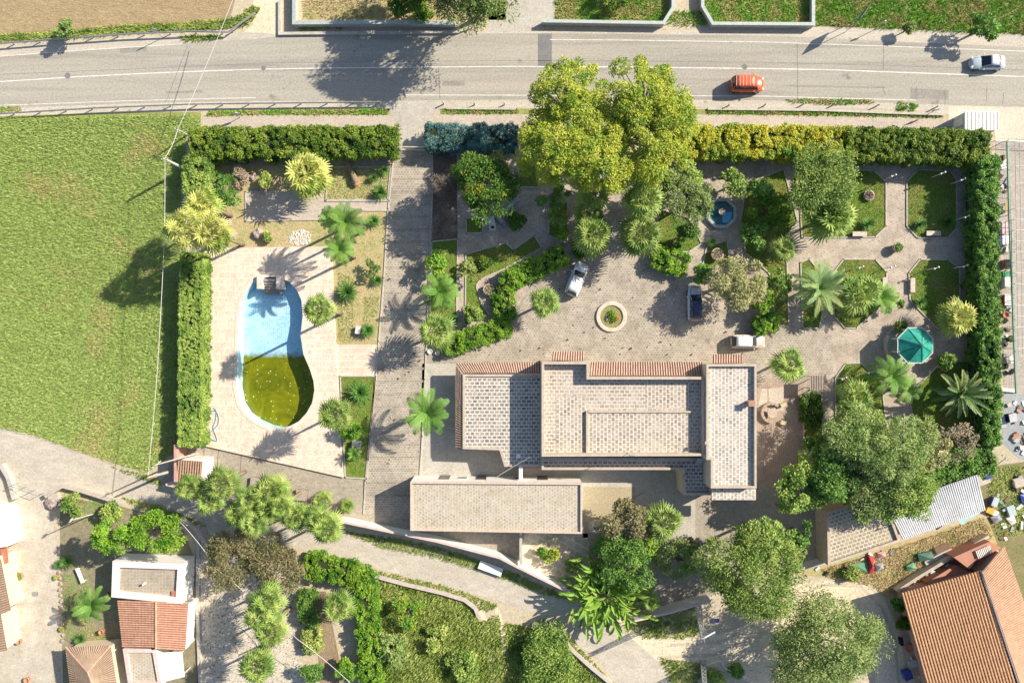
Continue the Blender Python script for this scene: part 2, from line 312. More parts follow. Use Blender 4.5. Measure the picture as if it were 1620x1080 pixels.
# the lane and tracks in the south
LANE = [(-900, 560), (0, 672), (60, 692), (120, 715), (180, 738), (235, 757), (270, 770), (330, 785), (440, 806), (560, 850), (650, 868), (720, 885), (800, 905), (850, 930), (905, 955), (960, 985), (1000, 1010), (1035, 1040), (1075, 1085), (1300, 1500), (1250, 1500), (975, 1085), (945, 1040), (880, 1000), (840, 968), (790, 950), (700, 925), (600, 900), (540, 886), (460, 862), (360, 850), (300, 826), (230, 796), (170, 778), (120, 765), (70, 780), (60, 1085), (60, 1500), (0, 1500), (-40, 800), (0, 730), (-900, 700)]
sheet('lane', LANE, 3, m_lane)
sheet('dirt_track', [(985, 985), (1080, 1010), (1150, 1000), (1210, 975), (1240, 930), (1300, 915), (1370, 918), (1400, 950), (1425, 1000), (1450, 1085), (1450, 1500), (1380, 1500), (1385, 1060), (1300, 1090), (1200, 1085), (1130, 1055), (1040, 1045), (1000, 1010)], 2, m_track)
sheet('stone_paving', [(15, 790), (70, 790), (90, 850), (90, 1000), (80, 1085), (0, 1085), (0, 850)], 4, paver('pale_flags', (.54, .49, .41), (.60, .55, .47), (.5, .45, .37), 1.3, .9, .03, .2, .5, (.42, .36, .27), (.4, .7), .5, .6))
sheet('dry_grass_patch', [(1235, 905), (1290, 890), (1450, 850), (1560, 815), (1578, 860), (1500, 905), (1400, 945), (1380, 925), (1300, 912)], 3, m_lawn_dry)
sheet('weedy_ground', [(570, 905), (690, 935), (745, 955), (760, 985), (775, 1085), (780, 1500), (590, 1500), (595, 1080)], 2, m_field)
sheet('weedy_ground', [(800, 985), (870, 1000), (920, 1050), (950, 1085), (1100, 1500), (790, 1500), (795, 1085)], 2, m_field)
sheet('vegetable_bed', [(497, 935), (516, 935), (545, 1085), (506, 1085)], 3, m_tilled)
sheet('front_yard', [(95, 785), (190, 800), (285, 826), (315, 900), (315, 1085), (100, 1085), (95, 900)], 2, ground('dull_yard', (.24, .21, .13), (.34, .30, .20), (.18, .17, .1), .3, 2, .5))
sheet('gravel_lot', [(312, 830), (380, 850), (470, 890), (480, 1085), (480, 1500), (312, 1500)], 2, ground('gravel_lot', (.58, .51, .41), (.36, .31, .24), (.66, .60, .50), .5, 2.5, .7, c4=(.3, .27, .15), k4=(.58, .68)))  # dark blotches partly stand in for mottled shade, put into the gravel colour
sheet('muddy_ground', [(1545, 740), (1700, 720), (1700, 1085), (1590, 900), (1560, 815)], 2, ground('mud', (.22, .19, .10), (.30, .24, .15), (.14, .18, .05), .4, 2.5, .7))
sheet('nursery_paving', [(1575, 222), (1700, 222), (1700, 640), (1590, 620)], 3, ground('grey_pink_concrete', (.42, .37, .32), (.31, .28, .25), (.48, .42, .36), .4, 2, .4))
sheet('yard_slab', [(1588, 620), (1700, 640), (1700, 740), (1612, 725), (1585, 700)], 3, ground('blue_slab', (.36, .38, .39), (.30, .32, .33), None, .4, 2, .4))
# ---- pool, deck
dk = MB(); DH = .3; loops = [P2(DECK, DH), P2(POOL, DH)]
dk.add([(x, y, DH) for l in loops for x, y in l], tess(loops))
n = len(DECK); dp = P2(DECK, DH)
dk.add([(x, y, 0) for x, y in dp] + [(x, y, DH) for x, y in dp], [(i, (i+1) % n, n+(i+1) % n, n+i) for i in range(n)])
o = dk.build('pool_deck', m_deck); o['kind'] = 'structure'
ring = lambda pts, d: [ (pts[i][0] + d*nx, pts[i][1] + d*ny) for i, (nx, ny) in enumerate(
    [ (lambda a, b: ((b[1]-a[1]) / math.hypot(b[0]-a[0], b[1]-a[1]), -(b[0]-a[0]) / math.hypot(b[0]-a[0], b[1]-a[1])))(pts[i-1], pts[(i+1) % len(pts)]) for i in range(len(pts)) ])]
pw = P2(POOL, DH); ar = sum(pw[i-1][0]*pw[i][1]-pw[i][0]*pw[i-1][1] for i in range(len(pw)))
sg = 1 if ar > 0 else -1
m_coping = plain('coping', (.72, .62, .52), .7, 0, .15, 1.5)
m_ptile = paver('pool_tile', (.22, .50, .72), (.34, .62, .80), (.52, .74, .86), .25, .25, .02, 0, 0, (.50, .68, .76), (.45, .7), .5, 0, bump=.1)
m_pblue = plain('pool_wall_paint', (.50, .72, .82), .5, 0, .2, 1.2)
pool = thing('swimming_pool', 'drained kidney shaped swimming pool with blue tiles and green water left in its deep end', 'swimming pool', G(430, 560, 0))
mb = MB(); o1 = ring(pw, .42 * sg); k = len(pw)
for i in range(k):
    j = (i + 1) % k
    mb.add([(*pw[i], DH+.04), (*pw[j], DH+.04), (*o1[j], DH+.04), (*o1[i], DH+.04)], [(0, 1, 2, 3)])
    mb.add([(*o1[i], DH+.04), (*o1[j], DH+.04), (*o1[j], DH-.01), (*o1[i], DH-.01)], [(0, 1, 2, 3)])
mb.build('coping', m_coping, pool)
ys = (540 - 566) / S
def fz(y): return -(1.0 + .65 * min(1, max(0, ((540-460)/S - y) / ((540-460)/S - ys)))) if y > ys else max(-3, -1.65 - (ys - y) * .25)
mb = MB()
for i in range(k):
    j = (i + 1) % k
    mb.add([(*pw[i], DH+.04), (*pw[j], DH+.04), (*pw[j], fz(pw[j][1])), (*pw[i], fz(pw[i][1]))], [(0, 1, 2, 3)])
mb.build('pool_wall', m_pblue, pool)
def clip(poly, y0, above):
    out = []
    for i in range(len(poly)):
        a, b = poly[i-1], poly[i]; ia = (a[1] > y0) == above; ib = (b[1] > y0) == above
        if ia != ib: t = (y0-a[1])/(b[1]-a[1]); out.append((a[0]+t*(b[0]-a[0]), y0))
        if ib: out.append(b)
    return out
mb = MB()
for ab in (True, False):
    q = clip(pw, ys, ab); mb.add([(x, y, fz(y if ab or y < ys else ys - 1e-6)) for x, y in q], tess([q]))
mb.build('pool_floor', m_ptile, pool)
st = MB(); c0 = G(430, 446, 0)
for i in range(6): st.box((c0.x, c0.y + .2 - i * .32, .18 - i * .21), (2.1, .34, .9))
st.build('steps', plain('grey_tile', (.34, .31, .28), .7), pool)
cm = plain('pale_stone', (.70, .60, .52), .7)
for dx, wd in ((-1.25, .75), (1.2, .8)):
    q = MB(); q.box((c0.x + dx, c0.y - .1, .0), (wd, 1.7, 1.7)); q.build('stair_cheek', cm, pool, bevel=.05)
m_ptile_nt = m_ptile.node_tree; pb_ = m_ptile_nt.nodes['Principled BSDF']; src_ = pb_.inputs['Base Color'].links[0].from_socket
tc_ = N(m_ptile_nt, 'ShaderNodeTexCoord'); sx_ = N(m_ptile_nt, 'ShaderNodeSeparateXYZ'); m_ptile_nt.links.new(tc_.outputs['Object'], sx_.inputs[0])
ad_ = N(m_ptile_nt, 'ShaderNodeMath', operation='MULTIPLY_ADD'); m_ptile_nt.links.new(noise(m_ptile_nt, 1.3, 5, .7), ad_.inputs[0]); ad_.inputs[1].default_value = 2.2; m_ptile_nt.links.new(sx_.outputs[1], ad_.inputs[2])
m_ptile_nt.links.new(mixc(m_ptile_nt, (.16, .17, .01), src_, ramp(m_ptile_nt, ad_.outputs[0], ys + .9, ys + 2.0)), pb_.inputs['Base Color'])
m_water, nt_, b_ = newmat('green_water')
nt_.links.new(mixc(nt_, (.21, .215, .005), (.10, .125, .004), ramp(nt_, noise(nt_, .3, 5, .65, dist=1.5), .35, .65)), b_.inputs['Base Color'])
b_.inputs['Roughness'].default_value = .12; b_.inputs['Specular IOR Level'].default_value = .35
q = clip(pw, ys, False); mb = MB(); mb.add([(x, y, -1.62) for x, y in q], tess([q])); o = mb.build('water', m_water); o['kind'] = 'structure'
X, Y = scatter(q, 2.2); Z = np.full(len(X), -1.615); a = R.uniform(0, 6.28, len(X)); s_ = R.uniform(.03, .11, len(X)) * (R.random(len(X)) < .6)
V = np.stack([np.stack([X + s_*np.cos(a + t), Y + s_*np.sin(a + t), Z], -1) for t in (0, 1.6, 3.1, 4.7)], 1)
tag(npmesh('floating_leaves', V, 4, plain('yellow_leaf', (.62, .58, .2), .6)), 'yellow fallen leaves floating on the green pool water', 'leaves', kind='stuff')
def disc(name, px, py, r, lvl, mat):
    c = G(px, py); return sheet(name, [(c.x + r*math.cos(t*.5236), c.y + r*math.sin(t*.5236)) for t in range(12)], lvl, mat, raw=True)
disc('manhole', 107, 120, .38, 6, m_road2); disc('manhole', 1178, 106, .35, 6, m_road2); disc('manhole', 417, 108, .3, 6, m_road2)
m_patch = ground('old_patch', (.27, .255, .225), (.31, .29, .255), None, .5, 3, .25)
for p in ([(190, 76), (232, 74), (232, 82), (190, 84)], [(1440, 140), (1500, 143), (1500, 158), (1440, 156)], [(700, 128), (735, 128), (735, 136), (700, 136)], [(262, 145), (320, 143), (320, 147), (262, 148)], [(1245, 135), (1400, 138), (1400, 140), (1245, 137)], [(480, 118), (545, 118), (545, 121), (480, 121)]): sheet('road_patch', p, 4, m_patch)
# wheel ruts on the dirt tracks
m_rut = ground('rut', (.56, .48, .37), (.48, .41, .31), None, .6, 3, .6)
for pts in ([(1040, 1040), (1130, 1035), (1210, 1000), (1250, 950), (1300, 925), (1360, 925), (1395, 960), (1415, 1010), (1422, 1080)], [(1060, 1020), (1140, 1015), (1200, 985), (1240, 940), (1300, 916), (1365, 917), (1403, 950), (1428, 1005), (1436, 1080)]): sheet('wheel_rut', ribbon(pts, 5), 5, m_rut)
for pts in ([(760, 960), (772, 1000), (776, 1085)], [(785, 960), (796, 1000), (800, 1085)]): sheet('wheel_rut', ribbon(pts, 8), 4, m_track)
m_seam = plain('slab_seam', (.16, .14, .12), .9, 0, .3)
for pts in ([(346, 712), (340, 768)], [(323, 706), (322, 760)], [(382, 720), (378, 775)], [(575, 757), (575, 812)], [(1215, 612), (1215, 650)], [(1020, 778), (985, 796), (968, 803)]): sheet('slab_seam', ribbon(pts, .9), 6, m_seam)
m_strip = paver('drive_band', (.25, .215, .17), (.36, .315, .26), (.45, .395, .325), .36, .30, .04, 0, .5, (.22, .19, .15), (.45, .75), .35, .3)
for i in range(27):
    y = 262 + i*20; xl = np.interp(y, [234, 330, 440, 540, 600, 680, 812], [624, 615, 608, 600, 595, 587, 576]); xr = np.interp(y, [234, 300, 380, 480, 600, 690, 752], [683, 683, 680, 676, 671, 667, 663])
    sheet('driveway_band', [(xl + 1, y), (xr - 1, y - 1), (xr - 1, y + 2.5), (xl + 1, y + 3.5)], 4, m_strip)
# ---------------------------------------------------------------- buildings
m_wall = plain('cream_render', (.66, .56, .42), .85, 0, .15, .8)
m_white = plain('white_render', (.80, .77, .72), .8, 0, .1, .8)
m_cap = plain('parapet_cap', (.52, .44, .36), .8, 0, .25, 1.5)
m_pinkcap = plain('pink_cap', (.55, .33, .27), .8, 0, .25, 1.5)
m_roofA = paver('roof_paver_mottled', (.38, .32, .27), (.22, .19, .165), (.64, .57, .48), .60, .44, .065, 0, .5, (.52, .46, .39), (.42, .75), .45, .65)
m_roofB = paver('roof_paver_dark', (.34, .30, .26), (.18, .17, .16), (.66, .61, .54), .60, .44, .07, 0, .5, (.5, .45, .39), (.5, .8), .5, .35)
m_roofC = paver('roof_paver_upright', (.37, .32, .26), (.22, .195, .165), (.65, .58, .49), .60, .44, .07, 1.5708, .5, (.52, .46, .38), (.45, .78), .45, .5)
m_roofD = paver('roof_paver_white', (.42, .37, .32), (.24, .22, .20), (.68, .63, .56), .58, .42, .062, 1.5708, .5, (.56, .51, .45), (.42, .78), .5, .6)
m_roofE = paver('roof_paver_carport', (.34, .29, .22), (.46, .40, .32), (.56, .50, .41), .42, .34, .05, 1.5708, .5, (.44, .37, .27), (.5, .7), .6, .6)
m_roofF = paver('roof_paver_store', (.36, .31, .24), (.26, .22, .17), (.62, .55, .43), .55, .44, .07, -.32, .5, (.5, .42, .30), (.5, .7), .5, .3)
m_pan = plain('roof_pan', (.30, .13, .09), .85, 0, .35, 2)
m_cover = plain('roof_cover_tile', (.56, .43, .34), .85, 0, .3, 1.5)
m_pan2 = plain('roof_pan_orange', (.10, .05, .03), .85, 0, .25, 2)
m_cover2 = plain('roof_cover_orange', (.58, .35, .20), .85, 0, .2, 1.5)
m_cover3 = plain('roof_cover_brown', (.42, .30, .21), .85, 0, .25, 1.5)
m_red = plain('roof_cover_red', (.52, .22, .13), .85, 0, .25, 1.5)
m_metal = plain('corrugated_metal', (.80, .80, .80), .5, .1, .15, .6)
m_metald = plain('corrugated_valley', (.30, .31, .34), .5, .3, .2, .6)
m_glass, _n, _b = newmat('dark_glass'); _b.inputs['Base Color'].default_value = (.03, .045, .06, 1); _b.inputs['Roughness'].default_value = .08
m_wood = plain('brown_wood', (.20, .12, .07), .7, 0, .3, 3)
m_steel = plain('galvanised', (.48, .49, .50), .45, .6, .2, 2)
def offs(pw, d):
    ar = sum(pw[i-1][0]*pw[i][1]-pw[i][0]*pw[i-1][1] for i in range(len(pw))); s = 1 if ar > 0 else -1; out = []
    n = len(pw)
    for i in range(n):
        a, p, b = Vector(pw[i-1]), Vector(pw[i]), Vector(pw[(i+1) % n])
        e1 = (p-a).normalized(); e2 = (b-p).normalized(); n1 = Vector((e1.y, -e1.x))*s; n2 = Vector((e2.y, -e2.x))*s
        q = (n1+n2); q = q / max(.3, q.dot(n1)); out.append(tuple(p + q*d))
    return out
def flat(root, poly, hr, hp, roof, wall, cap, th=.28, z0=0, names=('wall', 'roof', 'parapet')):
    pw = P2(poly, hp); MB().prism(pw, z0, hr).build(names[0], wall, root)
    inn = offs(pw, -th)
    MB().prism(inn, hr + .004, hr + .03).build(names[1], roof, root)
    q = MB(); n = len(pw)
    for i in range(n):
        j = (i+1) % n
        q.add([(*p, z) for z in (hr + .002, hp) for p in (pw[i], pw[j], inn[j], inn[i])], [(4, 5, 6, 7), (0, 1, 5, 4), (2, 3, 7, 6)] if sum(pw[i-1][0]*pw[i][1]-pw[i][0]*pw[i-1][1] for i in range(n)) > 0 else [(7, 6, 5, 4), (4, 5, 1, 0), (6, 7, 3, 2)])
    q.build(names[2], cap, root); return pw
def tiles(name, a, b, c, d, root, pan=None, cover=None, sp=.30, r=.085, th=.06, rows=.42):
    """tiled slope: a-b upper edge, d-c lower edge (world points); round cover tiles run from a-b to d-c"""
    a, b, c, d = map(Vector, (a, b, c, d)); n = max(2, int((b-a).length.__float__() / sp if (b-a).length > (c-d).length else (c-d).length / sp))
    up = (b-a).cross(d-a) if (b-a).length > .2 else (c-d).cross(a-d)
    up.normalize(); up = up if up.z > 0 else -up
    V = []; F = []; Mi = []
    def quad(p, m): k = len(V); V.extend(p); F.append((k, k+1, k+2, k+3)); Mi.append(m)
    quad([a, b, c, d], 0); dn = up * -th; quad([a+dn, d+dn, c+dn, b+dn], 0); quad([d, c, c+dn, d+dn], 0); quad([a, d, d+dn, a+dn], 0); quad([b, b+dn, c+dn, c], 0)
    for i in range(n):
        t = (i + .5) / n; p = a.lerp(b, t); q = d.lerp(c, t); L = (q-p).length
        if L < .15: continue
        side = (c-d).normalized() if (c-d).length > .1 else (b-a).normalized(); m = max(1, int(L / rows)); 
        for j in range(m):
            p0 = p.lerp(q, j / m); p1 = p.lerp(q, (j+1) / m); ra = r * .82; rb = r * rnd.uniform(1.0, 1.12); jt = side * rnd.uniform(-.008, .008)
            A = [p0 + jt + side * (ra*math.cos(x)) + up * (ra*math.sin(x)*1.1 + .003) for x in (0, 1.05, 2.09, 3.14)]
            B = [p1 + jt + side * (rb*math.cos(x)) + up * (rb*math.sin(x)*1.1 + .012) for x in (0, 1.05, 2.09, 3.14)]
            for k in range(3): quad([A[k], B[k], B[k+1], A[k+1]], 1)
    me = bpy.data.meshes.new(name); me.from_pydata(V, [], F); me.materials.append(pan or m_pan); me.materials.append(cover or m_cover)
    me.polygons.foreach_set('material_index', Mi); return link(bpy.data.objects.new(name, me), root)
def opening(root, kind, c, wd, ht, axis='x', out=(0, 1), mat=None):
    """a door or window set on a wall face at world point c"""
    s = (wd, .08, ht) if axis == 'x' else (.08, wd, ht)
    f = MB(); f.box((c[0] + out[0]*.03, c[1] + out[1]*.03, c[2]), (s[0] + (.16 if axis == 'x' else 0), s[1] + (.16 if axis == 'y' else 0), s[2] + .16)); o = f.build(kind, m_white if kind == 'window' else m_wood, root)
    g = MB().box((c[0] + out[0]*.055, c[1] + out[1]*.055, c[2]), s).build('pane' if kind == 'window' else 'door_leaf', mat or m_glass, None)
    g.parent = o
villa = thing('villa', 'large flat-roofed villa with stone paved roof terraces on several levels and tiled eaves', 'villa', G(965, 660))
flat(villa, [(732, 592), (858, 592), (858, 738), (798, 738), (790, 712), (732, 710)], 3.0, 3.25, m_roofB, m_wall, m_cap)
flat(villa, [(857, 724), (1126, 724), (1126, 783), (1082, 783), (1080, 743), (857, 743)], 3.05, 3.6, m_roofB, m_wall, m_cap)
flat(villa, [(857, 572), (932, 572), (932, 596), (1117, 596), (1117, 721), (857, 722)], 4.8, 6.0, m_roofA, m_wall, m_cap, .3)
flat(villa, [(1117.5, 576), (1197, 576), (1197, 772), (1124.5, 772), (1124.5, 727), (1117.5, 727)], 5.9, 6.4, m_roofD, m_wall, m_cap, .25)
pf = P2([(930, 652), (1092, 652), (1092, 716), (930, 716)], 5)
q = MB(); q.prism(pf, 4.83, 5.0); q.build('roof_platform', m_roofC, villa)
q = MB(); q.prism(P2([(929, 649.5), (1093, 649.5), (1093, 652.5), (929, 652.5)], 5), 4.83, 5.2); q.prism(P2([(927, 649.5), (930, 649.5), (930, 717), (927, 717)], 5), 4.83, 5.2); q.build('roof_kerb', m_cap, villa)
MB().prism(P2([(880, 627), (926, 627), (926, 716), (880, 716)], 4.85), 4.82, 4.85).build('upright_paving', m_roofC, villa)
MB().prism(P2([(1022, 605), (1092, 605), (1092, 645), (1022, 645)], 4.85), 4.82, 4.85).build('upright_paving', m_roofC, villa)
q = MB(); q.prism(P2([(1126, 773.5), (1196, 773.5), (1196, 790.5), (1126, 790.5)], 5.2), 5.0, 5.2); q.build('canopy_slab', m_roofD, villa)
q = MB(); a = G(1190, 638, 7); q.box((a.x, a.y, 6.3), (.55, .5, 1.1)); q.box((a.x, a.y, 6.92), (.8, .7, .1)); q.build('chimney', plain('chimney_brick', (.45, .25, .18), .9), villa)
q = MB(); a = G(820, 721, 3.4); q.box((a.x, a.y, 3.3), (.5, .5, .6)); q.build('roof_vent', m_white, villa)
q = MB(); a = G(1118, 700, 6.4); q.box((a.x, a.y, 6.55), (.5, .35, .3)); q.build('roof_vent', m_cap, villa)
q = MB(); a = G(994, 717, 6); q.tube([(a.x, a.y, 4.8), (a.x, a.y, 8.0)], .03, 6)
for i in range(5): q.box((a.x, a.y, 7.9 - i*.16), (.9 - i*.1, .03, .03))
q.build('antenna', m_steel, villa)
q = MB(); q.prism(P2([(821, 738), (827, 738), (827, 757), (821, 757)], 3), 0, 2.9); q.build('link_wall', m_white, villa)
q = MB()
for i in range(8): a = G(1108, 724, 4.6); q.box((a.x, a.y - .15 - i*.13, 4.7 - i*.2), (.75, .2, .05))
q.build('roof_stair', m_steel, villa)
T = lambda px, py, h: G(px, py, h)
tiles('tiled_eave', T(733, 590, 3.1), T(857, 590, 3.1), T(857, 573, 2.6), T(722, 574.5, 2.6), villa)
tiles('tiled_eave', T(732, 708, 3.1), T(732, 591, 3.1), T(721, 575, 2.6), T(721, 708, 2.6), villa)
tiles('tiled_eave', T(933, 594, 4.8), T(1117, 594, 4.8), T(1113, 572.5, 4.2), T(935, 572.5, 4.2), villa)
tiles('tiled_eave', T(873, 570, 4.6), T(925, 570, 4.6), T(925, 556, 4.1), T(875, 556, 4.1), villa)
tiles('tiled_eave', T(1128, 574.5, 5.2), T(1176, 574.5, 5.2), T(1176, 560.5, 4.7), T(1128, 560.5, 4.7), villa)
yw = G(0, 596, 6).y
for x in (960, 1000, 1045, 1085): opening(villa, 'window', (G(x, 596, 6).x, yw, 1.6), 1.2, 1.3)
opening(villa, 'door', (G(895, 572, 6).x, G(0, 572, 6).y, 1.1), 1.3, 2.2)
for x in (760, 810): opening(villa, 'window', (G(x, 592, 3.2).x, G(0, 592, 3.25).y, 1.5), 1.1, 1.2)
xe = G(1197, 0, 6.4).x
for y in (620, 690, 740): opening(villa, 'window', (xe, G(0, y, 6.4).y, 1.6), 1.2, 1.3, 'y', (1, 0))
cp = thing('annex', 'long low annex with paved flat roof and white north wall across the rear yard', 'annex building', G(785, 790))
flat(cp, [(649, 762), (921, 764), (921, 844), (649, 839)], 3.7, 4.0, m_roofE, m_white, plain('annex_cap', (.62, .50, .42), .8), .2)
for x in (700, 760, 860): opening(cp, 'door', (G(x, 0, 4).x, G(0, 762 + (x - 649) * .0074, 4).y, 1.1), 1.1, 2.2)
for x in (730, 820): opening(cp, 'window', (G(x, 0, 4).x, G(0, 762 + (x - 649) * .0074, 4).y, 1.6), 1.0, 1.0)
gh = thing('gatehouse', 'small white outbuilding with brown tiled roof at the foot of the tall west hedge', 'outbuilding', G(305, 740))
MB().prism(P2([(280, 724), (325, 727), (322, 762), (278, 760)], 2.4), 0, 2.2).build('wall', m_white, gh)
tiles('roof', T(281, 727, 2.8), T(320, 730, 2.8), T(317, 764, 2.3), T(278, 762, 2.3), gh, None, m_cover3, .28)
MB().prism(P2([(275, 703), (280, 703), (280, 762), (275, 762)], 2.6), 0, 2.6).build('side_wall', m_pinkcap, gh)
stb = thing('store_building', 'low building with a sandy square-paved flat roof below the big grey-green trees', 'outbuilding', G(1365, 835))
flat(stb, [(1308, 810), (1398, 783), (1425, 856), (1310, 894)], 2.9, 3.25, m_roofF, plain('sand_render', (.50, .42, .32), .9), m_cap, .3)
sh = thing('metal_shed', 'long shed under a white corrugated metal roof beside the square-paved outbuilding', 'shed', G(1480, 800))
tiles('roof', T(1402, 800, 3.2), T(1546, 750, 3.2), T(1559, 806, 2.8), T(1428, 853, 2.8), sh, m_metald, m_metal, .27, .105, .05, 3.0)
q = MB(); q.prism(P2([(1405, 804), (1543, 755), (1555, 803), (1429, 848)], 2.8), 0, 2.7); q.build('wall', m_red, sh)
q = MB(); q.box(G(1533, 815, 1.6) , (3.0, .9, .05), .62, ); q.build('awning', plain('aqua_sheet', (.42, .62, .60), .5), sh)
hb = thing('tiled_house', 'big orange-tiled house cut by the lower right corner', 'house', G(1540, 1000))
q = MB(); q.prism(P2([(1440, 948), (1550, 912), (1625, 1130), (1500, 1160)], 3.2), 0, 3.2); q.build('wall', m_pinkcap, hb)
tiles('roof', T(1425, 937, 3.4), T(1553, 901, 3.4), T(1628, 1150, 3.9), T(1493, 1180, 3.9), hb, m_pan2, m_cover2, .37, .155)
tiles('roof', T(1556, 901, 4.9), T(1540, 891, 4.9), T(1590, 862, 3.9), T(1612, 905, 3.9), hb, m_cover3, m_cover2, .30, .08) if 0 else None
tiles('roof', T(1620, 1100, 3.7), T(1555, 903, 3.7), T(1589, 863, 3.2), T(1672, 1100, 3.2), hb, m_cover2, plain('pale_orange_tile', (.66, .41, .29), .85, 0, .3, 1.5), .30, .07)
q = MB(); q.prism(P2([(1557, 908), (1585, 875), (1660, 1100), (1620, 1100)], 3.1), 0, 3.1); q.build('wall', m_pinkcap, hb)
q = MB(); q.tube([T(1554, 903, 3.75), T(1624, 1120, 4.0)], .09, 6); q.build('gutter', m_steel, hb)
m_terr = plain('terracotta_render', (.50, .24, .16), .85, 0, .12, .8)
q = MB(); q.prism(P2([(1509, 881), (1566, 856), (1584, 866), (1543, 888), (1534, 900)], 2.2), 0, 2.2); q.build('flat_roof', m_terr, hb)
q = MB(); q.prism(P2([(1466, 921), (1512, 893), (1536, 906), (1550, 903), (1470, 926)], 1.2), 0, 1.2); q.build('terrace', m_terr, hb)
for i in range(9): pass
q = MB()
for i in range(9): a = G(1546 + i*2.6, 877 - i*1.15, 2.4); q.box(a, (.1, 1.0, .12), .35)
q.build('roof_grille', m_white, hb)
h1 = thing('white_house', 'small house with white parapet around a grey paved roof beside two round bright green trees', 'house', G(235, 920))
flat(h1, [(178, 887), (291, 891), (287, 955), (176, 944)], 2.7, 3.1, paver('grey_roof', (.36, .30, .23), (.40, .34, .27), (.46, .41, .34), .4, .4, .04, 0, 0, (.32, .27, .2), (.5, .7), .5, .3), m_white, plain('white_pink_cap', (.80, .70, .66), .8, 0, .1), .75)
q = MB()
for i in range(4): a = G(274 + (i % 2)*4, 936 + (i//2)*4, 2.9); q.tube([(a.x, a.y, 2.73), (a.x, a.y, 3.0)], [.14, .19], 8)
q.build('clay_pots', m_red, h1)
q = MB(); a = G(228, 923, 3); q.tube([(a.x, a.y, 2.73), (a.x, a.y, 3.3)], .12, 8); q.build('flue', m_white, h1)
h2 = thing('red_tiled_house', 'house with a rust red tiled roof joined to the white parapet house', 'house', G(240, 985))
MB().prism(P2([(187, 955), (296, 957), (292, 1027), (195, 1020)], 2.6), 0, 2.5).build('wall', m_white, h2)
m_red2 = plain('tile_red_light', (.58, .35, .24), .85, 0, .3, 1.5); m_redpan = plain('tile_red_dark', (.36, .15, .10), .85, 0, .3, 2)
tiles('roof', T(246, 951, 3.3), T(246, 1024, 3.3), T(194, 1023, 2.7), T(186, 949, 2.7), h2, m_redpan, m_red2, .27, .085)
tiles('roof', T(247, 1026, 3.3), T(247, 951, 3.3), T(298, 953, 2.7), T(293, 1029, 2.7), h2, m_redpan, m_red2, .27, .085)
q = MB(); q.tube([T(246.5, 951, 3.36), T(246.5, 1026, 3.36)], .12, 6); q.build('ridge', m_red2, h2)
h3 = thing('small_flat_house', 'little house with pink edged grey flat roof south of the rust red tiled roof', 'house', G(228, 1055))
flat(h3, [(194, 1026), (246, 1026), (256, 1084), (203, 1084)], 2.6, 2.9, m_roofE, m_white, plain('pale_pink', (.74, .55, .50), .8), .45)
q = MB(); q.prism(P2([(249, 1032), (288, 1030), (292, 1070), (258, 1078)], 2.3), 2.25, 2.3); q.build('veranda_roof', m_white, h3)
for p in ((252, 1034), (286, 1033), (288, 1068)): q = MB(); a = G(*p, 2.2); q.tube([(a.x, a.y, 0), (a.x, a.y, 2.25)], .05, 6); q.build('post', m_white, h3)
h4 = thing('hipped_house', 'house with a brown hipped tile roof at the bottom edge', 'house', G(145, 1075))
MB().prism(P2([(108, 1028), (172, 1024), (190, 1130), (122, 1135)], 2.6), 0, 2.5).build('wall', m_wall, h4)
r0, r1 = T(139, 1063, 4.2), T(153, 1100, 4.2); ca, cb, cc_, cd = T(104, 1023, 2.7), T(175, 1020, 2.7), T(195, 1145, 2.7), T(120, 1150, 2.7)
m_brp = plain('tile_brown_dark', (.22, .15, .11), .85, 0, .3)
tiles('roof', r0, r0 + Vector((.02, 0, 0)), cb, ca, h4, m_brp, m_cover3, .30, .09)
tiles('roof', r1, r0, ca, cd, h4, m_brp, m_cover3, .30, .09); tiles('roof', r0, r1, cc_, cb, h4, m_brp, m_cover3, .30, .09)
q = MB()
for e in ((r0, ca), (r0, cb), (r0, r1)): q.tube(e, .11, 6)
q.build('ridge', m_red2, h4)
h5 = thing('pink_house', 'house with brown tiled roof and pink terrace at the left edge', 'house', G(5, 920))
MB().prism(P2([(-60, 870), (8, 870), (26, 955), (-60, 975)], .9), 0, .9).build('terrace', plain('pink_render', (.66, .40, .35), .85), h5)
MB().prism(P2([(-80, 880), (-1, 880), (14, 960), (-80, 975)], 2.8), 0, 2.7).build('wall', m_wall, h5)
tiles('roof', T(-50, 892, 3.6), T(-40, 985, 3.6), T(17, 965, 2.8), T(1, 884, 2.8), h5, m_brp, m_cover3, .3, .09)
h6 = thing('white_roofed_house', 'house corner with a bright white flat roof at the left edge', 'house', G(0, 840))
MB().prism(P2([(-80, 790), (2, 808), (11, 864), (-80, 880)], 2.9), 0, 2.9).build('wall', m_white, h6)
q = MB(); q.prism(P2([(0, 866), (11, 864), (13, 890), (3, 893)], 2.3), 2.2, 2.3); q.build('pergola', m_red, h6)
h7 = thing('brown_roofed_house', 'brown tiled house corner south of the pink terrace at the left edge', 'house', G(0, 1000))
MB().prism(P2([(-80, 968), (0, 970), (8, 1026), (-80, 1030)], 2.8), 0, 2.7).build('wall', m_wall, h7)
tiles('roof', T(-60, 975, 3.5), T(-50, 1040, 3.5), T(11, 1028, 2.8), T(0, 966, 2.8), h7, m_brp, m_cover3, .3, .09)
ks = thing('kiosk', 'flat white roadside cabin with ribbed roof beside the pale apron', 'cabin', G(1545, 190))
a, c = G(1528, 177, 2.5), G(1579, 205, 2.5)
MB().prism([(a.x, a.y), (c.x, a.y), (c.x, c.y), (a.x, c.y)], 0, 2.4).build('wall', plain('aqua_wall', (.52, .60, .60), .7), ks)
q = MB(); q.box(((a.x+c.x)/2, (a.y+c.y)/2, 2.45), (c.x-a.x+.2, a.y-c.y+.2, .1))
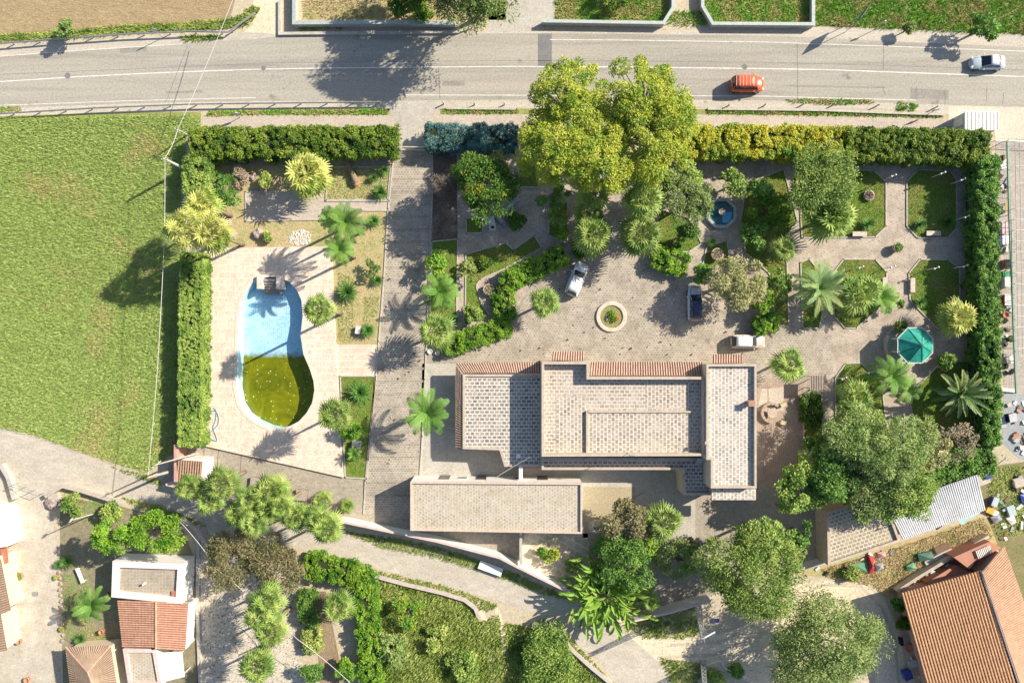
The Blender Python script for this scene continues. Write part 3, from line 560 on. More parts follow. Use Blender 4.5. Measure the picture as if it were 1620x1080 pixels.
for i in range(9): q.box((a.x + .3 + i*.46, (a.y+c.y)/2, 2.52), (.1, a.y-c.y, .05))
q.build('roof', plain('cream_metal', (.76, .72, .66), .6), ks)
MB().box((a.x-.04, (a.y+c.y)/2+.1, 1.0), (.06, .9, 1.9)).build('door', m_white, ks)
m_wcap = plain('wall_cap', (.66, .50, .44), .8, 0, .2, 1.5)
# ---- boundary walls
def wall(name, label, pts, h, mat, cap=None, th=.25, closed=False, cat='wall'):
    g = thing(name, label, cat, G(*pts[0])); pw = P2(pts, h)
    def rb(t):
        A = []; B = []; n = len(pw)
        for i in range(n):
            p = Vector(pw[i]); e1 = (p - Vector(pw[i-1])).normalized() if i else (Vector(pw[1])-p).normalized(); e2 = (Vector(pw[i+1])-p).normalized() if i < n-1 else e1
            m = Vector((e1.y+e2.y, -e1.x-e2.x)); m = m / max(.5, m.dot(Vector((e1.y, -e1.x)))); A.append(p+m*t/2); B.append(p-m*t/2)
        return A, B
    def solid(t, z0, z1):
        A, B = rb(t); q = MB()
        for i in range(len(A)-1): q.add([(*p, z) for z in (z0, z1) for p in (A[i], A[i+1], B[i+1], B[i])], [(0, 1, 5, 4), (2, 3, 7, 6), (4, 5, 6, 7)] + ([(3, 0, 4, 7)] if i == 0 else []) + ([(1, 2, 6, 5)] if i == len(A)-2 else []))
        return q
    solid(th, 0, h - .06).build('wall_body', mat, g); solid(th + .1, h - .06, h).build('coping', cap or m_curb, g); return g
wall('boundary_wall', 'long white boundary wall along the lane below the annex', [(480, 815), (545, 826), (612, 840), (690, 856), (790, 882), (813, 894), (868, 921), (914, 943), (950, 968), (985, 986)], 2.2, m_white, m_wcap, .16)
wall('boundary_wall', 'white boundary wall under the row of crowded fan palms', [(262, 766), (345, 786), (440, 808), (477, 814.5)], 1.6, m_white, m_wcap, .16)
wall('boundary_wall', 'white wall stretch right of the clump of big paddle leaves', [(982, 987), (1060, 969), (1125, 950)], 2.4, m_white, m_wcap, .16)
wall('garden_wall', 'short white wall running from the annex corner to the lane wall', [(824, 846), (824, 893)], 2.2, m_white, m_curb)
wall('low_wall', 'low red and white wall around the yellow grass yard by the road', [(442, 0), (442, 53), (620, 51), (724, 50), (746, 42)], .35, plain('white_red', (.7, .62, .58), .8), m_curb)
wall('concrete_wall', 'green grey concrete fence wall in front of the yellow grass yard', [(465, -40), (465, 36), (640, 35), (720, 37)], 1.1, m_conc, plain('grey_cap', (.42, .46, .46), .7), .35)
wall('concrete_wall', 'concrete garden wall in front of the lawn right of the pale driveway', [(857, 33), (1050, 36), (1065, 12), (1066, -60)], 1.0, m_conc, plain('grey_cap2', (.46, .52, .50), .7), .3)
wall('concrete_wall', 'concrete garden wall around the rectangular lawn left of the meadow', [(1111, -60), (1112, 10), (1128, 37), (1287, 38), (1287, -60)], 1.0, m_conc, plain('grey_cap3', (.46, .52, .50), .7), .3)
wall('kerb_wall', 'pinkish stone kerb wall curving along the lower side of the lane beside the weeds', [(574, 906), (640, 924), (700, 938), (735, 949), (752, 962), (757, 975)], .5, m_curb, plain('pink_stone', (.55, .47, .42), .85), .35)
wall('kerb_wall', 'broken stone kerb curving round the yellow-green thicket at the bottom', [(842, 989), (862, 987), (878, 995), (905, 1028), (935, 1055), (968, 1082)], .5, m_curb, plain('pink_stone2', (.55, .49, .44), .85), .35)
wall('plot_wall', 'low stone wall of the front garden with the round bright green trees', [(70, 785), (98, 768), (130, 776), (190, 795)], .9, m_curb, m_conc_pink, .45)
wall('plot_wall', 'stepped low wall beside the lane bend right of the round green trees', [(285, 820), (310, 838), (325, 862)], .6, m_curb, m_curb, .4)
wall('plot_wall', 'thin kerb between the white parapet house and the gravel lot', [(313, 830), (312, 960), (316, 1085)], .3, m_curb, m_curb, .3)
wall('plot_wall', 'stone wall edging the left lane corner', [(0, 735), (12, 755), (22, 790)], .8, m_curb, m_curb, .4)
wall('boundary_wall', 'cream boundary wall north of the orange-tiled house', [(1420, 935), (1450, 915), (1500, 885), (1565, 848)], 1.2, m_wall, m_cap)
wall('boundary_wall', 'low dark wall behind the store building and greenish sheets', [(1268, 900), (1305, 890)], 1.6, m_white, m_curb)
# kerbs that edge the beds: one structure each
def kerb(pts, closed=True, h=.12, w_=.14, mat=None):
    pts = pts + [pts[0]] if closed else pts
    pw = P2(pts, h); q = MB()
    for a, b in zip(pw, pw[1:]):
        a, b = Vector(a), Vector(b); L = (b-a).length; 
        if L < .01: continue
        q.box(((a.x+b.x)/2, (a.y+b.y)/2, h/2), (L + w_*.9, w_, h), math.atan2(b.y-a.y, b.x-a.x))
    o = q.build('kerb', mat or m_curb); o['kind'] = 'structure'; return o
kerb([(624, 234), (614, 330), (607, 440), (599, 540), (594, 600), (586, 680), (578, 760), (575, 812)], False)
kerb([(684, 234), (684, 300), (681, 380), (677, 480), (672, 600), (668, 690), (664, 752)], False)
kerb([(388, 303), (515, 303), (515, 318), (617, 318)], False); kerb([(617, 333), (516, 333)], False)
kerb([(388, 303), (388, 350), (516, 347), (516, 333)], False)
# ---------------------------------------------------------------- foliage builders
def leaves(P, Nn, L, W, jit=.9, fold=0):
    """P points, Nn directions the leaves face -> diamond leaf quads"""
    n = len(P); Nn = unit(Nn + R.normal(0, jit * .5, (n, 3))); t = unit(np.cross(Nn, R.normal(0, 1, (n, 3)))); b = np.cross(Nn, t)
    L = (L * R.uniform(.6, 1.25, n))[:, None]; W = (W * R.uniform(.7, 1.2, n))[:, None]
    return np.stack([P - t*L/2, P + b*W/2 , P + t*L/2, P - b*W/2], 1)
def clump_leaves(C, r, n, L, W, zs=.8, jit=.9, lo=-.35):
    """leaves over the shells of clumps C (k,3) with radii r (k,)"""
    k = len(C); d = R.normal(0, 1, (k, n, 3)); d[..., 2] = np.abs(d[..., 2]) * 1.0 + lo * R.random((k, n)); d = unit(d)
    rr = (r[:, None] * R.uniform(.45, 1.08, (k, n))**.7)[..., None]; p = C[:, None] + d * rr * np.array([1, 1, zs])
    P = p.reshape(-1, 3); dd = d.reshape(-1, 3); m = len(P); t = unit(dd * [1, 1, .5] + R.normal(0, .45, (m, 3))); Nn = unit(dd * .7 + np.array([0, 0, .6]) + R.normal(0, jit*.38, (m, 3)))
    b = unit(np.cross(Nn, t)); Ls = (L * R.uniform(.6, 1.25, m))[:, None]; Ws = (W * R.uniform(.7, 1.2, m))[:, None]
    return np.stack([P - t*Ls/2, P + b*Ws/2, P + t*Ls/2, P - b*Ws/2], 1)
def tone_of(k, n): return np.repeat(R.random(k), n)
m_bark = plain('bark', (.20, .15, .11), .95, 0, .35, 4)
m_bark2 = plain('palm_bark', (.30, .22, .15), .95, 0, .35, 5)
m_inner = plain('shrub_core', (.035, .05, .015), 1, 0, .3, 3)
LV = dict(
 olive=leaf('leaf_grey_green', (.20, .30, .08), (.46, .54, .19), (.13, .23, .05)),
 pale=leaf('leaf_pale_olive', (.36, .36, .15), (.50, .47, .23), (.24, .28, .10)),
 light=leaf('leaf_light_green', (.20, .33, .06), (.50, .60, .15), (.12, .24, .04)),
 bright=leaf('leaf_bright_green', (.18, .36, .03), (.34, .50, .06), (.08, .22, .02)),
 dark=leaf('leaf_dark_green', (.06, .16, .02), (.16, .28, .04), (.30, .32, .03), kb=(.55, .62)),
 pine=leaf('leaf_yellow_green', (.30, .38, .03), (.54, .56, .08), (.18, .30, .03)),
 yellow=leaf('leaf_yellow', (.72, .62, .06), (.46, .54, .07), (.16, .34, .04), big=.22, kb=(.42, .6)),
 hedge=leaf('leaf_hedge', (.16, .30, .03), (.38, .46, .07), (.07, .17, .02)),
 blue=leaf('leaf_blue_green', (.06, .18, .17), (.20, .36, .34), (.04, .10, .09)),
 brown=leaf('leaf_brown_olive', (.22, .20, .09), (.32, .28, .15), (.13, .14, .05)),
 dead=leaf('twig_dead', (.26, .20, .15), (.40, .34, .27), (.14, .10, .08), transl=.05),
 pink=leaf('leaf_pink_tan', (.40, .29, .20), (.50, .42, .30), (.26, .26, .12), transl=.1),
 fan=leaf('leaf_fan_palm', (.20, .32, .06), (.42, .50, .14), (.12, .22, .04), big=.6),
 fany=leaf('leaf_fan_palm_yellow', (.42, .46, .10), (.62, .60, .20), (.22, .32, .05), big=.6),
 feather=leaf('leaf_feather_palm', (.13, .29, .05), (.28, .46, .09), (.08, .18, .03)),
 date=leaf('leaf_date_palm', (.14, .27, .10), (.34, .45, .17), (.40, .44, .15)),
 spike=leaf('leaf_spiky', (.08, .21, .05), (.20, .36, .08), (.05, .13, .03)),
 banana=leaf('leaf_paddle', (.14, .30, .04), (.34, .50, .08), (.44, .34, .12), big=1.5, kb=(.62, .7)),
 grass=leaf('grass_blade', (.18, .30, .055), (.54, .63, .21), (.52, .45, .20), .12, .09, (.53, .70)),
 lawn=leaf('lawn_blade', (.12, .32, .03), (.28, .48, .06), (.42, .40, .14), .2, .35, (.44, .58)),
 weeds=leaf('weed_leaf', (.28, .40, .08), (.60, .64, .20), (.20, .31, .05), .25, .35),
 straw=leaf('straw_blade', (.58, .46, .24), (.68, .58, .34), (.40, .37, .14), .15, .35, (.5, .7)))
def trunk(mb, base, top, r, limbs, rs, bend=.3):
    mid = base.lerp(top, .5) + Vector((rs.uniform(-bend, bend), rs.uniform(-bend, bend), 0))
    mb.tube([base - Vector((0, 0, .1)), base.lerp(mid, .3), mid, top], [r*1.3, r, r*.85, r*.6], 8)
    for q in limbs:
        q = Vector(q); m1 = mid.lerp(q, .45) + Vector((0, 0, -.06 * (q-mid).length)); mb.tube([mid.lerp(top, rs.random()), m1, q], [r*.5, r*.3, r*.08], 5)
def tree(name, label, cat, px, py, hc, rad, kind, flat_=.7, nc=None, n=150, L=.34, W=.19, group=None, clump=None, gaps=.18, tr=None, seed=None, lobes=None, shell=(.45, .86), lo=-.35):
    """crown centre seen at (px,py) and hc metres up, rad in survey units"""
    c = G(px, py, hc); r = rad / S * (H - hc) / H; rs = random.Random(int(px * 7 + py)); base = Vector((c.x, c.y, 0))
    g = thing(name, label, cat, base, group)
    nc = nc or max(16, int(r * r * 4.4)); d = R.normal(0, 1, (nc, 3)); d[:, 2] = np.abs(d[:, 2]) * .9 - .25; d = unit(d)
    th = np.arctan2(d[:, 1], d[:, 0]); ph = R.uniform(0, 6.28, 3)
    wob = 1 + .13 * np.sin(2 * th + ph[0]) + .11 * np.sin(3 * th + ph[1]) + .09 * np.sin(5 * th + ph[2])
    rr = r * np.sqrt(R.uniform(shell[0]**2, shell[1]**2, nc)) * wob
    C = np.array(c) + d * rr[:, None] * np.array([1, 1, flat_]); k = R.random(nc) > gaps; C = C[k]
    if lobes:
        for (lx, ly, lr, lh) in lobes:
            q = G(lx, ly, lh); r2 = lr / S * (H - lh) / H; m = max(10, int(r2 * r2 * 4.2)); dd = R.normal(0, 1, (m, 3)); dd[:, 2] = np.abs(dd[:, 2]) * .9 - .25; dd = unit(dd)
            C = np.vstack([C, np.array(q) + dd * (r2 * R.uniform(.45, .82, m))[:, None] * np.array([1, 1, flat_])])
    clump = clump or (.17 + .25 / max(1, r))
    cr = r * clump * R.uniform(.65, 1.4, len(C)) if not lobes else np.full(len(C), clump * 3.2) * R.uniform(.7, 1.3, len(C))
    C[:, 2] = np.maximum(C[:, 2], .5)
    t = MB(); tk = tr or .05 * r + .06; lim = [tuple(C[i]) for i in R.choice(len(C), min(len(C), 14), replace=False)]
    trunk(t, base, Vector((c.x, c.y, hc)), tk, lim, rs, .1 * r); t.build('trunk', m_bark, g, True)
    npmesh('crown', clump_leaves(C, cr, int(n*1.5), L, max(W, .13) if W > .05 else W, .85, .9, lo), 4, LV[kind], g, tone_of(len(C), int(n*1.5))); return g
def hedge(name, label, pts, w_, h, kind, group=None, dens=60, L=.27, W=.14, kind2=None, z0=0.0, bumpy=.22):
    clipped = bumpy < .15; bumpy = .07 if clipped else max(bumpy, .2)
    """pts: centreline of the top in survey units (read at height h)"""
    pw = [Vector(p).to_3d() for p in P2(pts, h)]; g = thing(name, label, 'hedge', Vector((pw[0].x, pw[0].y, 0)), group); core = MB(); Ps = []; nl_ = 26 if clipped else 60
    for a, b in zip(pw, pw[1:]):
        d = (b-a); Lg = d.length; d.normalize(); s = Vector((-d.y, d.x, 0)); hw = w_ / S / 2
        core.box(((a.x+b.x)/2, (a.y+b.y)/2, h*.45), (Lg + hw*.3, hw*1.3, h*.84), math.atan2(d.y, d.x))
        for area, f in ((Lg*hw*2*1.3, 'top'), (Lg*h, 'l'), (Lg*h, 'r'), (hw*h*1.2, 'e0'), (hw*h*1.2, 'e1')):
            n = int(area * dens / (7 if clipped else 16)) + 2; t = R.uniform(-.02, 1.02, n)*Lg; u = R.uniform(-1, 1, n)*hw; z = np.sqrt(R.uniform(0.01, 1, n))*h
            wob = bumpy * (np.sin(t*1.9 + a.x)*.7 + np.sin(t*4.7 + a.y + 2*np.sin(z*2))*np.sin(u*3.6 + z*3)*1.4 + np.sin(t*9.1 + u*5)*.6 + np.sin(t*.7 + u*2)*.6 + R.normal(0, .5, n))
            if f == 'top': z = h + wob*.8 - .25*np.abs(u/hw)**3; z -= .1
            elif f in 'lr': q = 1 if f == 'l' else -1; u = q*(hw + wob*.55 - .1*(z/h)**4)
            else: q = -1 if f == 'e0' else 1; t = (0 if q < 0 else Lg) + q*(.1 + wob*.4)
            Ps.append(np.stack([a.x + d.x*t + s.x*u, a.y + d.y*t + s.y*u, np.maximum(z - .1, .15)], -1))
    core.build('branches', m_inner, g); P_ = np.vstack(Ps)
    npmesh('foliage', clump_leaves(P_, R.uniform(*((.12, .26) if clipped else (.22, .5)), len(P_)), nl_, L, W, .8, .9, -.3), 4, LV[kind], g, tone_of(len(P_), nl_)); return g
def fan_crown(seed, nf=34, rad=1.0, droop=1.0):
    q = np.random.default_rng(seed); V = []
    for i in range(nf):
        az = i * 2.39996 + q.uniform(-.25, .25); el = math.radians(80 - 112 * (i / nf) ** .8 + q.uniform(-8, 8)); pl = rad * q.uniform(.34, .66)
        D_ = np.array([math.cos(az)*math.cos(el), math.sin(az)*math.cos(el), math.sin(el)]); c = D_*pl; c[2] -= .05*pl
        S_ = np.array([-math.sin(az), math.cos(az), 0]); U = np.cross(D_, S_); U = U if U[2] > 0 else -U
        V.append([S_*.02, -S_*.02, c - S_*.02, c + S_*.02]); R_ = rad * q.uniform(.44, .62); ns = 15
        for j in range(ns):
            a = (j - ns//2) / (ns//2) * 2.0; dr = D_*math.cos(a) + S_*math.sin(a); pr = -D_*math.sin(a) + S_*math.cos(a); ln = R_ * (1 - .18*abs(a)/2) * q.uniform(.9, 1.08)
            lift = U * (.05 * (j % 2)); m = c + dr*ln*.48 + lift; m[2] -= .04*ln*droop; e = c + dr*ln; e[2] -= .36*ln*droop*q.uniform(.6, 1.4); hw = ln*.48*.16
            V.append([c, c, m - pr*hw, m + pr*hw]); V.append([m + pr*hw, m - pr*hw, e - pr*.008, e + pr*.008])
    V = np.array(V, dtype=np.float32); V[:, 1] += 1e-4; return V
def feather_crown(seed, nf=22, rad=1.0, leafw=.035, droop=1.0, up=75, lean=55, nl=26, ll=.30, vee=.5):
    q = np.random.default_rng(seed); V = []
    for i in range(nf):
        az = i * 2.39996 + q.uniform(-.2, .2); el = math.radians(up - (up + lean*.3) * (i / nf) + q.uniform(-7, 7)); ln = rad * q.uniform(.9, 1.12); H_ = np.array([math.cos(az), math.sin(az), 0]); S_ = np.array([-math.sin(az), math.cos(az), 0])
        pts = []; p = np.zeros(3); a = el; st = ln / 12
        for k in range(13): pts.append(p.copy()); p = p + (H_*math.cos(a) + np.array([0, 0, math.sin(a)]))*st; a -= droop * .105 * (.5 + k/10)
        pts = np.array(pts); wb = .022*rad
        for k in range(12): V.append([pts[k] - S_*wb, pts[k] + S_*wb, pts[k+1] + S_*wb*.9, pts[k+1] - S_*wb*.9])
        for k in range(nl):
            t = .12 + .88 * k / nl; f = t*12; i0 = min(11, int(f)); o = pts[i0] + (pts[i0+1]-pts[i0])*(f-i0); T_ = unit(pts[i0+1]-pts[i0]); Un = np.cross(T_, S_); Un = Un if Un[2] > 0 else -Un
            l_ = ll*rad * math.sin(math.pi*min(1, .18 + .80*t))**.6 * q.uniform(.85, 1.1)
            for sgn in (-1, 1):
                dr = unit(S_*sgn*.9 + T_*.55 + Un*vee*.4*q.uniform(.5, 1.3)); e = o + dr*l_; e[2] -= .22*l_*droop; m = o + dr*l_*.5; wv = T_*leafw*rad
                V.append([o, m - wv, e, m + wv])
    return np.array(V, dtype=np.float32)
def palm_trunk(h, r, seed, lean=.0):
    q = MB(); rs = random.Random(seed); n = 7; pts = []; rr = []
    for i in range(n): t = i/(n-1); pts.append((lean*t*t*h, 0, h*t)); rr.append(r*(1.25 - .5*t if i else 1.5) * (1 + .06*(i % 2)))
    return q.tube(pts, rr, 10)
PAL = {}
def palm(label, px, py, h, rad, kind='fan', name='fan_palm', group=None, variant=None, tr=.16, rot=None, skirt=True, cat='palm tree'):
    """crown centre seen at (px,py), h metres up; rad in survey units"""
    v = variant if variant is not None else (int(px) * 3 + int(py)) % 4; key = (kind, v)
    if key not in PAL:
        if kind in ('fan', 'fany'): V = fan_crown(v + 11, 21 + 2*v)
        elif kind == 'feather': V = feather_crown(v + 5, 21 + 2*v, leafw=.011, droop=1.2, ll=.23, nl=40)
        elif kind == 'date': V = feather_crown(v + 9, 36, leafw=.010, droop=.75, ll=.17, nl=44)
        elif kind == 'bigdate': V = feather_crown(v + 3, 30, leafw=.022, droop=.5, ll=.14, nl=40, vee=1.1)
        elif kind == 'banana': V = banana_crown(v)
        else: V = spiky_crown(v)
        per = {'fan': 31, 'fany': 31, 'feather': 92, 'date': 100, 'bigdate': 92, 'banana': 12, 'spike': 2}[kind]; PAL[key] = npmesh(None, V, 4, LV['date' if kind == 'bigdate' else kind], tone=tone_of(len(V)//per + 1, per)[:len(V)])
    c = G(px, py, h); g = thing(name, label, cat, (0, 0, 0), group); s = rad / S * (H - h) / H
    if h > .8:
        if kind in ('fan', 'fany') and skirt:
            if ('skirt', v) not in PAL:
                n = 500; a = R.uniform(0, 6.28, n); z = R.uniform(-.95, -.1, n); r_ = .30 + .25*(1 + z)*R.random(n)
                P_ = np.stack([np.cos(a)*r_, np.sin(a)*r_, z], -1); PAL[('skirt', v)] = npmesh(None, leaves(P_, np.stack([np.cos(a), np.sin(a), z*0+.2], -1), .45, .1, .5), 4, LV['dead'])
            k = link(bpy.data.objects.new('dead_fronds', PAL[('skirt', v)])); k.parent = g; k.location = (0, 0, h - .1); k.scale = (s*.5, s*.5, min(1.2, h*.3))
        t = palm_trunk(h, tr, v).build('trunk', m_bark2, None, True); t.parent = g
    k = link(bpy.data.objects.new('crown', PAL[key])); k.parent = g; k.location = (0, 0, h); k.scale = (s, s, s)
    g.location = (c.x, c.y, 0); g.rotation_euler = (0, 0, rnd.uniform(0, 6.28) if rot is None else rot); return g
def banana_crown(v):
    q = np.random.default_rng(v + 2); V = []
    for i in range(330):
        o = np.array([q.normal(0, .33), q.normal(0, .33), -.2 + q.uniform(-.2, .25)]); az = math.atan2(o[1], o[0]) + q.normal(0, .7); el = math.radians(q.uniform(15, 78)); Hh = np.array([math.cos(az), math.sin(az), 0]); S_ = np.array([-math.sin(az), math.cos(az), 0])
        L = q.uniform(.28, .50); w_ = L*.10; p = o; a = el; pts = [p]
        for k in range(6): p = p + (Hh*math.cos(a) + np.array([0, 0, math.sin(a)]))*L/6; a -= .2; pts.append(p)
        ww = [.02, .5, .95, 1, .9, .6, .05]
        for k in range(6):
            for sg in (-1, 1):
                u0 = S_*sg*w_*ww[k] - np.array([0, 0, .04])*ww[k]*0; u1 = S_*sg*w_*ww[k+1]; V.append([pts[k], pts[k+1], pts[k+1] + u1 + np.array([0, 0, .04*ww[k+1]]), pts[k] + u0 + np.array([0, 0, .04*ww[k]])])
    return np.array(V, dtype=np.float32)
def spiky_crown(v):
    q = np.random.default_rng(v + 1); V = []
    for i in range(90):
        az = i*2.39996; el = math.radians(88 - 84*(i/90)**.75 + q.uniform(-6, 6)); D_ = np.array([math.cos(az)*math.cos(el), math.sin(az)*math.cos(el), math.sin(el)]); S_ = np.array([-math.sin(az), math.cos(az), 0]); L = q.uniform(.8, 1.08)
        m = D_*L*.45; e = D_*L; e[2] -= .12*L; V.append([D_*.02 - S_*.03, D_*.02 + S_*.03, m + S_*.055, m - S_*.055]); V.append([m - S_*.055, m + S_*.055, e + S_*.004, e - S_*.004])
    return np.array(V, dtype=np.float32)
def tufts(name, label, polys, dens, L, W, kind, lean=.9, holes=(), z=.02, raw=False, nb=3, cat='grass'):
    VV = []
    for poly in polys:
        X, Y = scatter(P2(poly), dens, [P2(h) for h in holes]); n = len(X)
        for _ in range(nb):
            a = R.uniform(0, 6.28, n); l_ = L * R.uniform(.5, 1.3, n); el = R.uniform(.25, 1.25, n); dx, dy = np.cos(a), np.sin(a); b0 = np.stack([X, Y, np.full(n, z)], -1)
            s = np.stack([-dy, dx, np.zeros(n)], -1) * W * R.uniform(.6, 1.3, n)[:, None]; d = np.stack([dx*np.cos(el), dy*np.cos(el), np.sin(el)], -1)*l_[:, None]
            VV.append(np.stack([b0 - s, b0 + s, b0 + d], 1))
    return tag(npmesh(name, np.vstack(VV), 3, LV[kind]), label, cat, kind='stuff')
# ---------------------------------------------------------------- grass and weeds
SH = [(250, 250), (330, 250), (330, 710), (245, 735)]
tufts('grass', 'tall yellow-green grass covering the field west of the villa estate', [[(-40, 188), (300, 182), (318, 190), (318, 205), (296, 215), (292, 262), (285, 300), (300, 420), (296, 700), (246, 738), (232, 746), (190, 733), (120, 710), (60, 688), (-40, 668)]], 60, .42, .042, 'grass')
tufts('grass', 'green meadow grass in the top right corner beyond the road', [[(1292, -40), (1660, -40), (1660, 56), (1500, 50), (1420, 46), (1350, 43), (1292, 40)]], 34, .5, .06, 'lawn', .9)
tufts('grass', 'grass of the two walled plots north of the road', [[(880, -40), (1060, -40), (1055, 12), (1045, 34), (880, 31)], [(1116, -40), (1284, -40), (1284, 36), (1130, 36), (1116, 12)], [(1050, 38), (1068, 18), (1112, 18), (1125, 38), (1110, 41), (1060, 41)]], 34, .42, .055, 'lawn')
tufts('grass', 'dry straw-coloured grass in the yard north of the road', [[(480, -40), (700, -40), (700, 30), (480, 30)]], 26, .3, .04, 'straw')
tufts('weeds', 'strip of weeds along the north roadside below the ploughed field', [[(-40, 60), (0, 56), (90, 50), (200, 40), (300, 36), (370, 30), (400, 10), (412, 14), (395, 40), (350, 46), (250, 50), (100, 62), (0, 68), (-40, 72)], [(470, 36), (540, 37), (540, 46), (475, 48)], [(282, 58), (345, 56), (356, 61), (300, 66)]], 50, .45, .07, 'weeds')
tufts('weeds', 'weeds along the south roadside ditch', [[(330, 176), (480, 174), (614, 173), (614, 181), (400, 181), (325, 184)], [(700, 172), (820, 173), (820, 180), (700, 180)], [(1120, 174), (1300, 175), (1400, 179), (1490, 182), (1490, 186), (1400, 184), (1120, 180)], [(1245, 157), (1300, 157), (1380, 159), (1385, 164), (1320, 166), (1250, 162)], [(1420, 160), (1455, 166), (1445, 176), (1418, 176)], [(0, 170), (30, 168), (35, 176), (0, 178)]], 50, .32, .06, 'lawn')
tufts('weeds', 'weeds and grass along both edges of the lane', [[(175, 738), (235, 750), (262, 762), (255, 768), (200, 748)], [(190, 785), (260, 800), (330, 832), (300, 830), (230, 806)], [(545, 840), (640, 852), (720, 872), (800, 900), (880, 935), (905, 950), (860, 940), (780, 908), (700, 884), (600, 864)], [(580, 898), (700, 925), (740, 938), (790, 958), (765, 968), (740, 950), (640, 922), (575, 905)], [(860, 978), (900, 1005), (975, 1085), (960, 1085), (900, 1020), (850, 985)], [(1045, 1040), (1120, 1050), (1100, 1085), (1060, 1080)], [(985, 985), (1100, 960), (1110, 1000), (1080, 1010), (1020, 1008)]], 36, .38, .06, 'weeds')
tufts('weeds', 'rough weeds filling the plot between the two kerb walls', [[(590, 912), (690, 938), (740, 955), (758, 985), (790, 970), (800, 1085), (600, 1085)], [(800, 985), (860, 995), (905, 1035), (960, 1085), (800, 1085)]], 30, .6, .09, 'weeds')
tufts('grass', 'dry yellow grass between the metal shed and the orange-tiled house', [[(1300, 900), (1430, 862), (1555, 818), (1572, 850), (1500, 890), (1440, 920), (1410, 945), (1380, 925), (1310, 912)]], 50, .35, .045, 'straw')
tufts('grass', 'thin dry grass of the north-west garden', [[(331, 264), (390, 264), (386, 300), (386, 352), (515, 350), (523, 388), (334, 388)], [(518, 335), (612, 336), (604, 440), (598, 543), (533, 543), (527, 392)], [(390, 264), (512, 264), (512, 300), (392, 300)]], 12, .14, .03, 'straw')
tufts('grass', 'green lawn grass of the north-west garden and the strip east of the pool', [[(517, 264), (618, 264), (613, 315), (517, 315)], [(540, 597), (592, 597), (578, 754), (548, 752)], [(535, 430), (560, 440), (560, 540), (534, 540)], [(575, 470), (600, 470), (597, 500), (575, 520)]], 45, .14, .035, 'lawn')
tufts('grass', 'mown grass of the front garden by the round green trees', [[(98, 905), (135, 910), (150, 990), (185, 1015), (100, 1012)], [(98, 780), (140, 785), (190, 805), (150, 830), (100, 815)]], 40, .16, .035, 'lawn')
tufts('weeds', 'low scrub in the muddy corner beside the shed', [[(1560, 740), (1640, 735), (1640, 840), (1580, 850), (1565, 800)]], 25, .3, .06, 'weeds')
X = None
BEDS = dict(
 a=[(683, 382), (724, 378), (722, 510), (690, 515), (680, 500)],
 b=[(737, 402), (800, 384), (812, 395), (845, 372), (857, 392), (800, 424), (760, 442), (753, 452), (762, 482), (775, 500), (735, 515), (732, 488), (736, 484)],
 c=[(737, 345), (762, 345), (764, 368), (738, 369)],
 d=[(1180, 290), (1240, 268), (1262, 350), (1244, 372), (1248, 515), (1226, 515), (1222, 440), (1215, 430), (1180, 400), (1172, 350)],
 e=[(1267, 345), (1269, 376), (1385, 375), (1402, 358), (1402, 288), (1383, 270), (1320, 265), (1270, 290)],
 f=[(1435, 287), (1453, 268), (1505, 270), (1514, 285), (1514, 360), (1500, 376), (1452, 376), (1435, 358)],
 g=[(1267, 415), (1280, 409), (1297, 430), (1305, 480), (1296, 519), (1270, 519)],
 h=[(1318, 432), (1335, 410), (1385, 410), (1403, 430), (1403, 470), (1393, 485), (1355, 519), (1337, 519), (1320, 500)],
 i=[(1438, 432), (1456, 410), (1500, 411), (1519, 424), (1519, 500), (1512, 521), (1485, 521), (1440, 475)],
 j=[(1322, 597), (1338, 575), (1362, 574), (1395, 605), (1402, 672), (1440, 740), (1330, 740), (1322, 665)],
 k=[(1441, 640), (1450, 612), (1488, 575), (1532, 570), (1540, 712), (1450, 700)],
 l=[(1272, 624), (1300, 622), (1302, 700), (1272, 700)],
 m=[(820, 260), (852, 260), (852, 296), (822, 296)],
 n=[(868, 320), (898, 320), (898, 385), (868, 372)],
 o=[(1040, 330), (1090, 345), (1110, 385), (1090, 398), (1040, 400)],
 p=[(1118, 390), (1150, 380), (1155, 415), (1110, 430)])
for k_, b_ in BEDS.items(): sheet('planting_bed', b_, 5, m_lawn); kerb(b_)
for b_ in ([(516, 264), (618, 264), (613, 316), (516, 316)], [(538, 595), (594, 595), (586, 690), (580, 757), (546, 755)]): kerb(b_)
tufts('grass', 'lawn grass inside the kerbed beds of the east garden', list(BEDS.values()), 60, .15, .035, 'lawn')
sheet('bramble_bed', [(686, 242), (722, 242), (724, 378), (684, 382)], 4, ground('leaf_litter', (.16, .12, .09), (.24, .19, .15), (.10, .08, .06), .5, 3, .8))
# ---------------------------------------------------------------- hedges
hedge('hedge', 'long leafy green hedge between the pavement and the north-west garden', [(302, 226), (330, 224), (622, 222)], 40, 3.0, 'hedge')
hedge('hedge', 'blue-green conifer hedge right of the driveway entrance', [(676, 215), (815, 217)], 34, 2.6, 'blue', L=.3, W=.08, bumpy=.25)
hedge('hedge', 'golden yellow hedge right of the big yellow-green tree', [(1082, 224), (1180, 222), (1290, 222), (1345, 226)], 42, 3.2, 'yellow', L=.27, bumpy=.25)
hedge('hedge', 'green end of the roadside hedge near the white cabin', [(1345, 226), (1450, 228), (1562, 232)], 44, 3.3, 'hedge', L=.28, bumpy=.25)
hedge('hedge', 'thin brownish link in the east boundary hedge', [(1567, 343), (1567, 354)], 12, 2.6, 'brown', bumpy=.3)
hedge('hedge', 'narrow upright hedge on the east boundary, northern stretch', [(1566, 250), (1566, 342)], 24, 3.6, 'feather', L=.3, bumpy=.25)
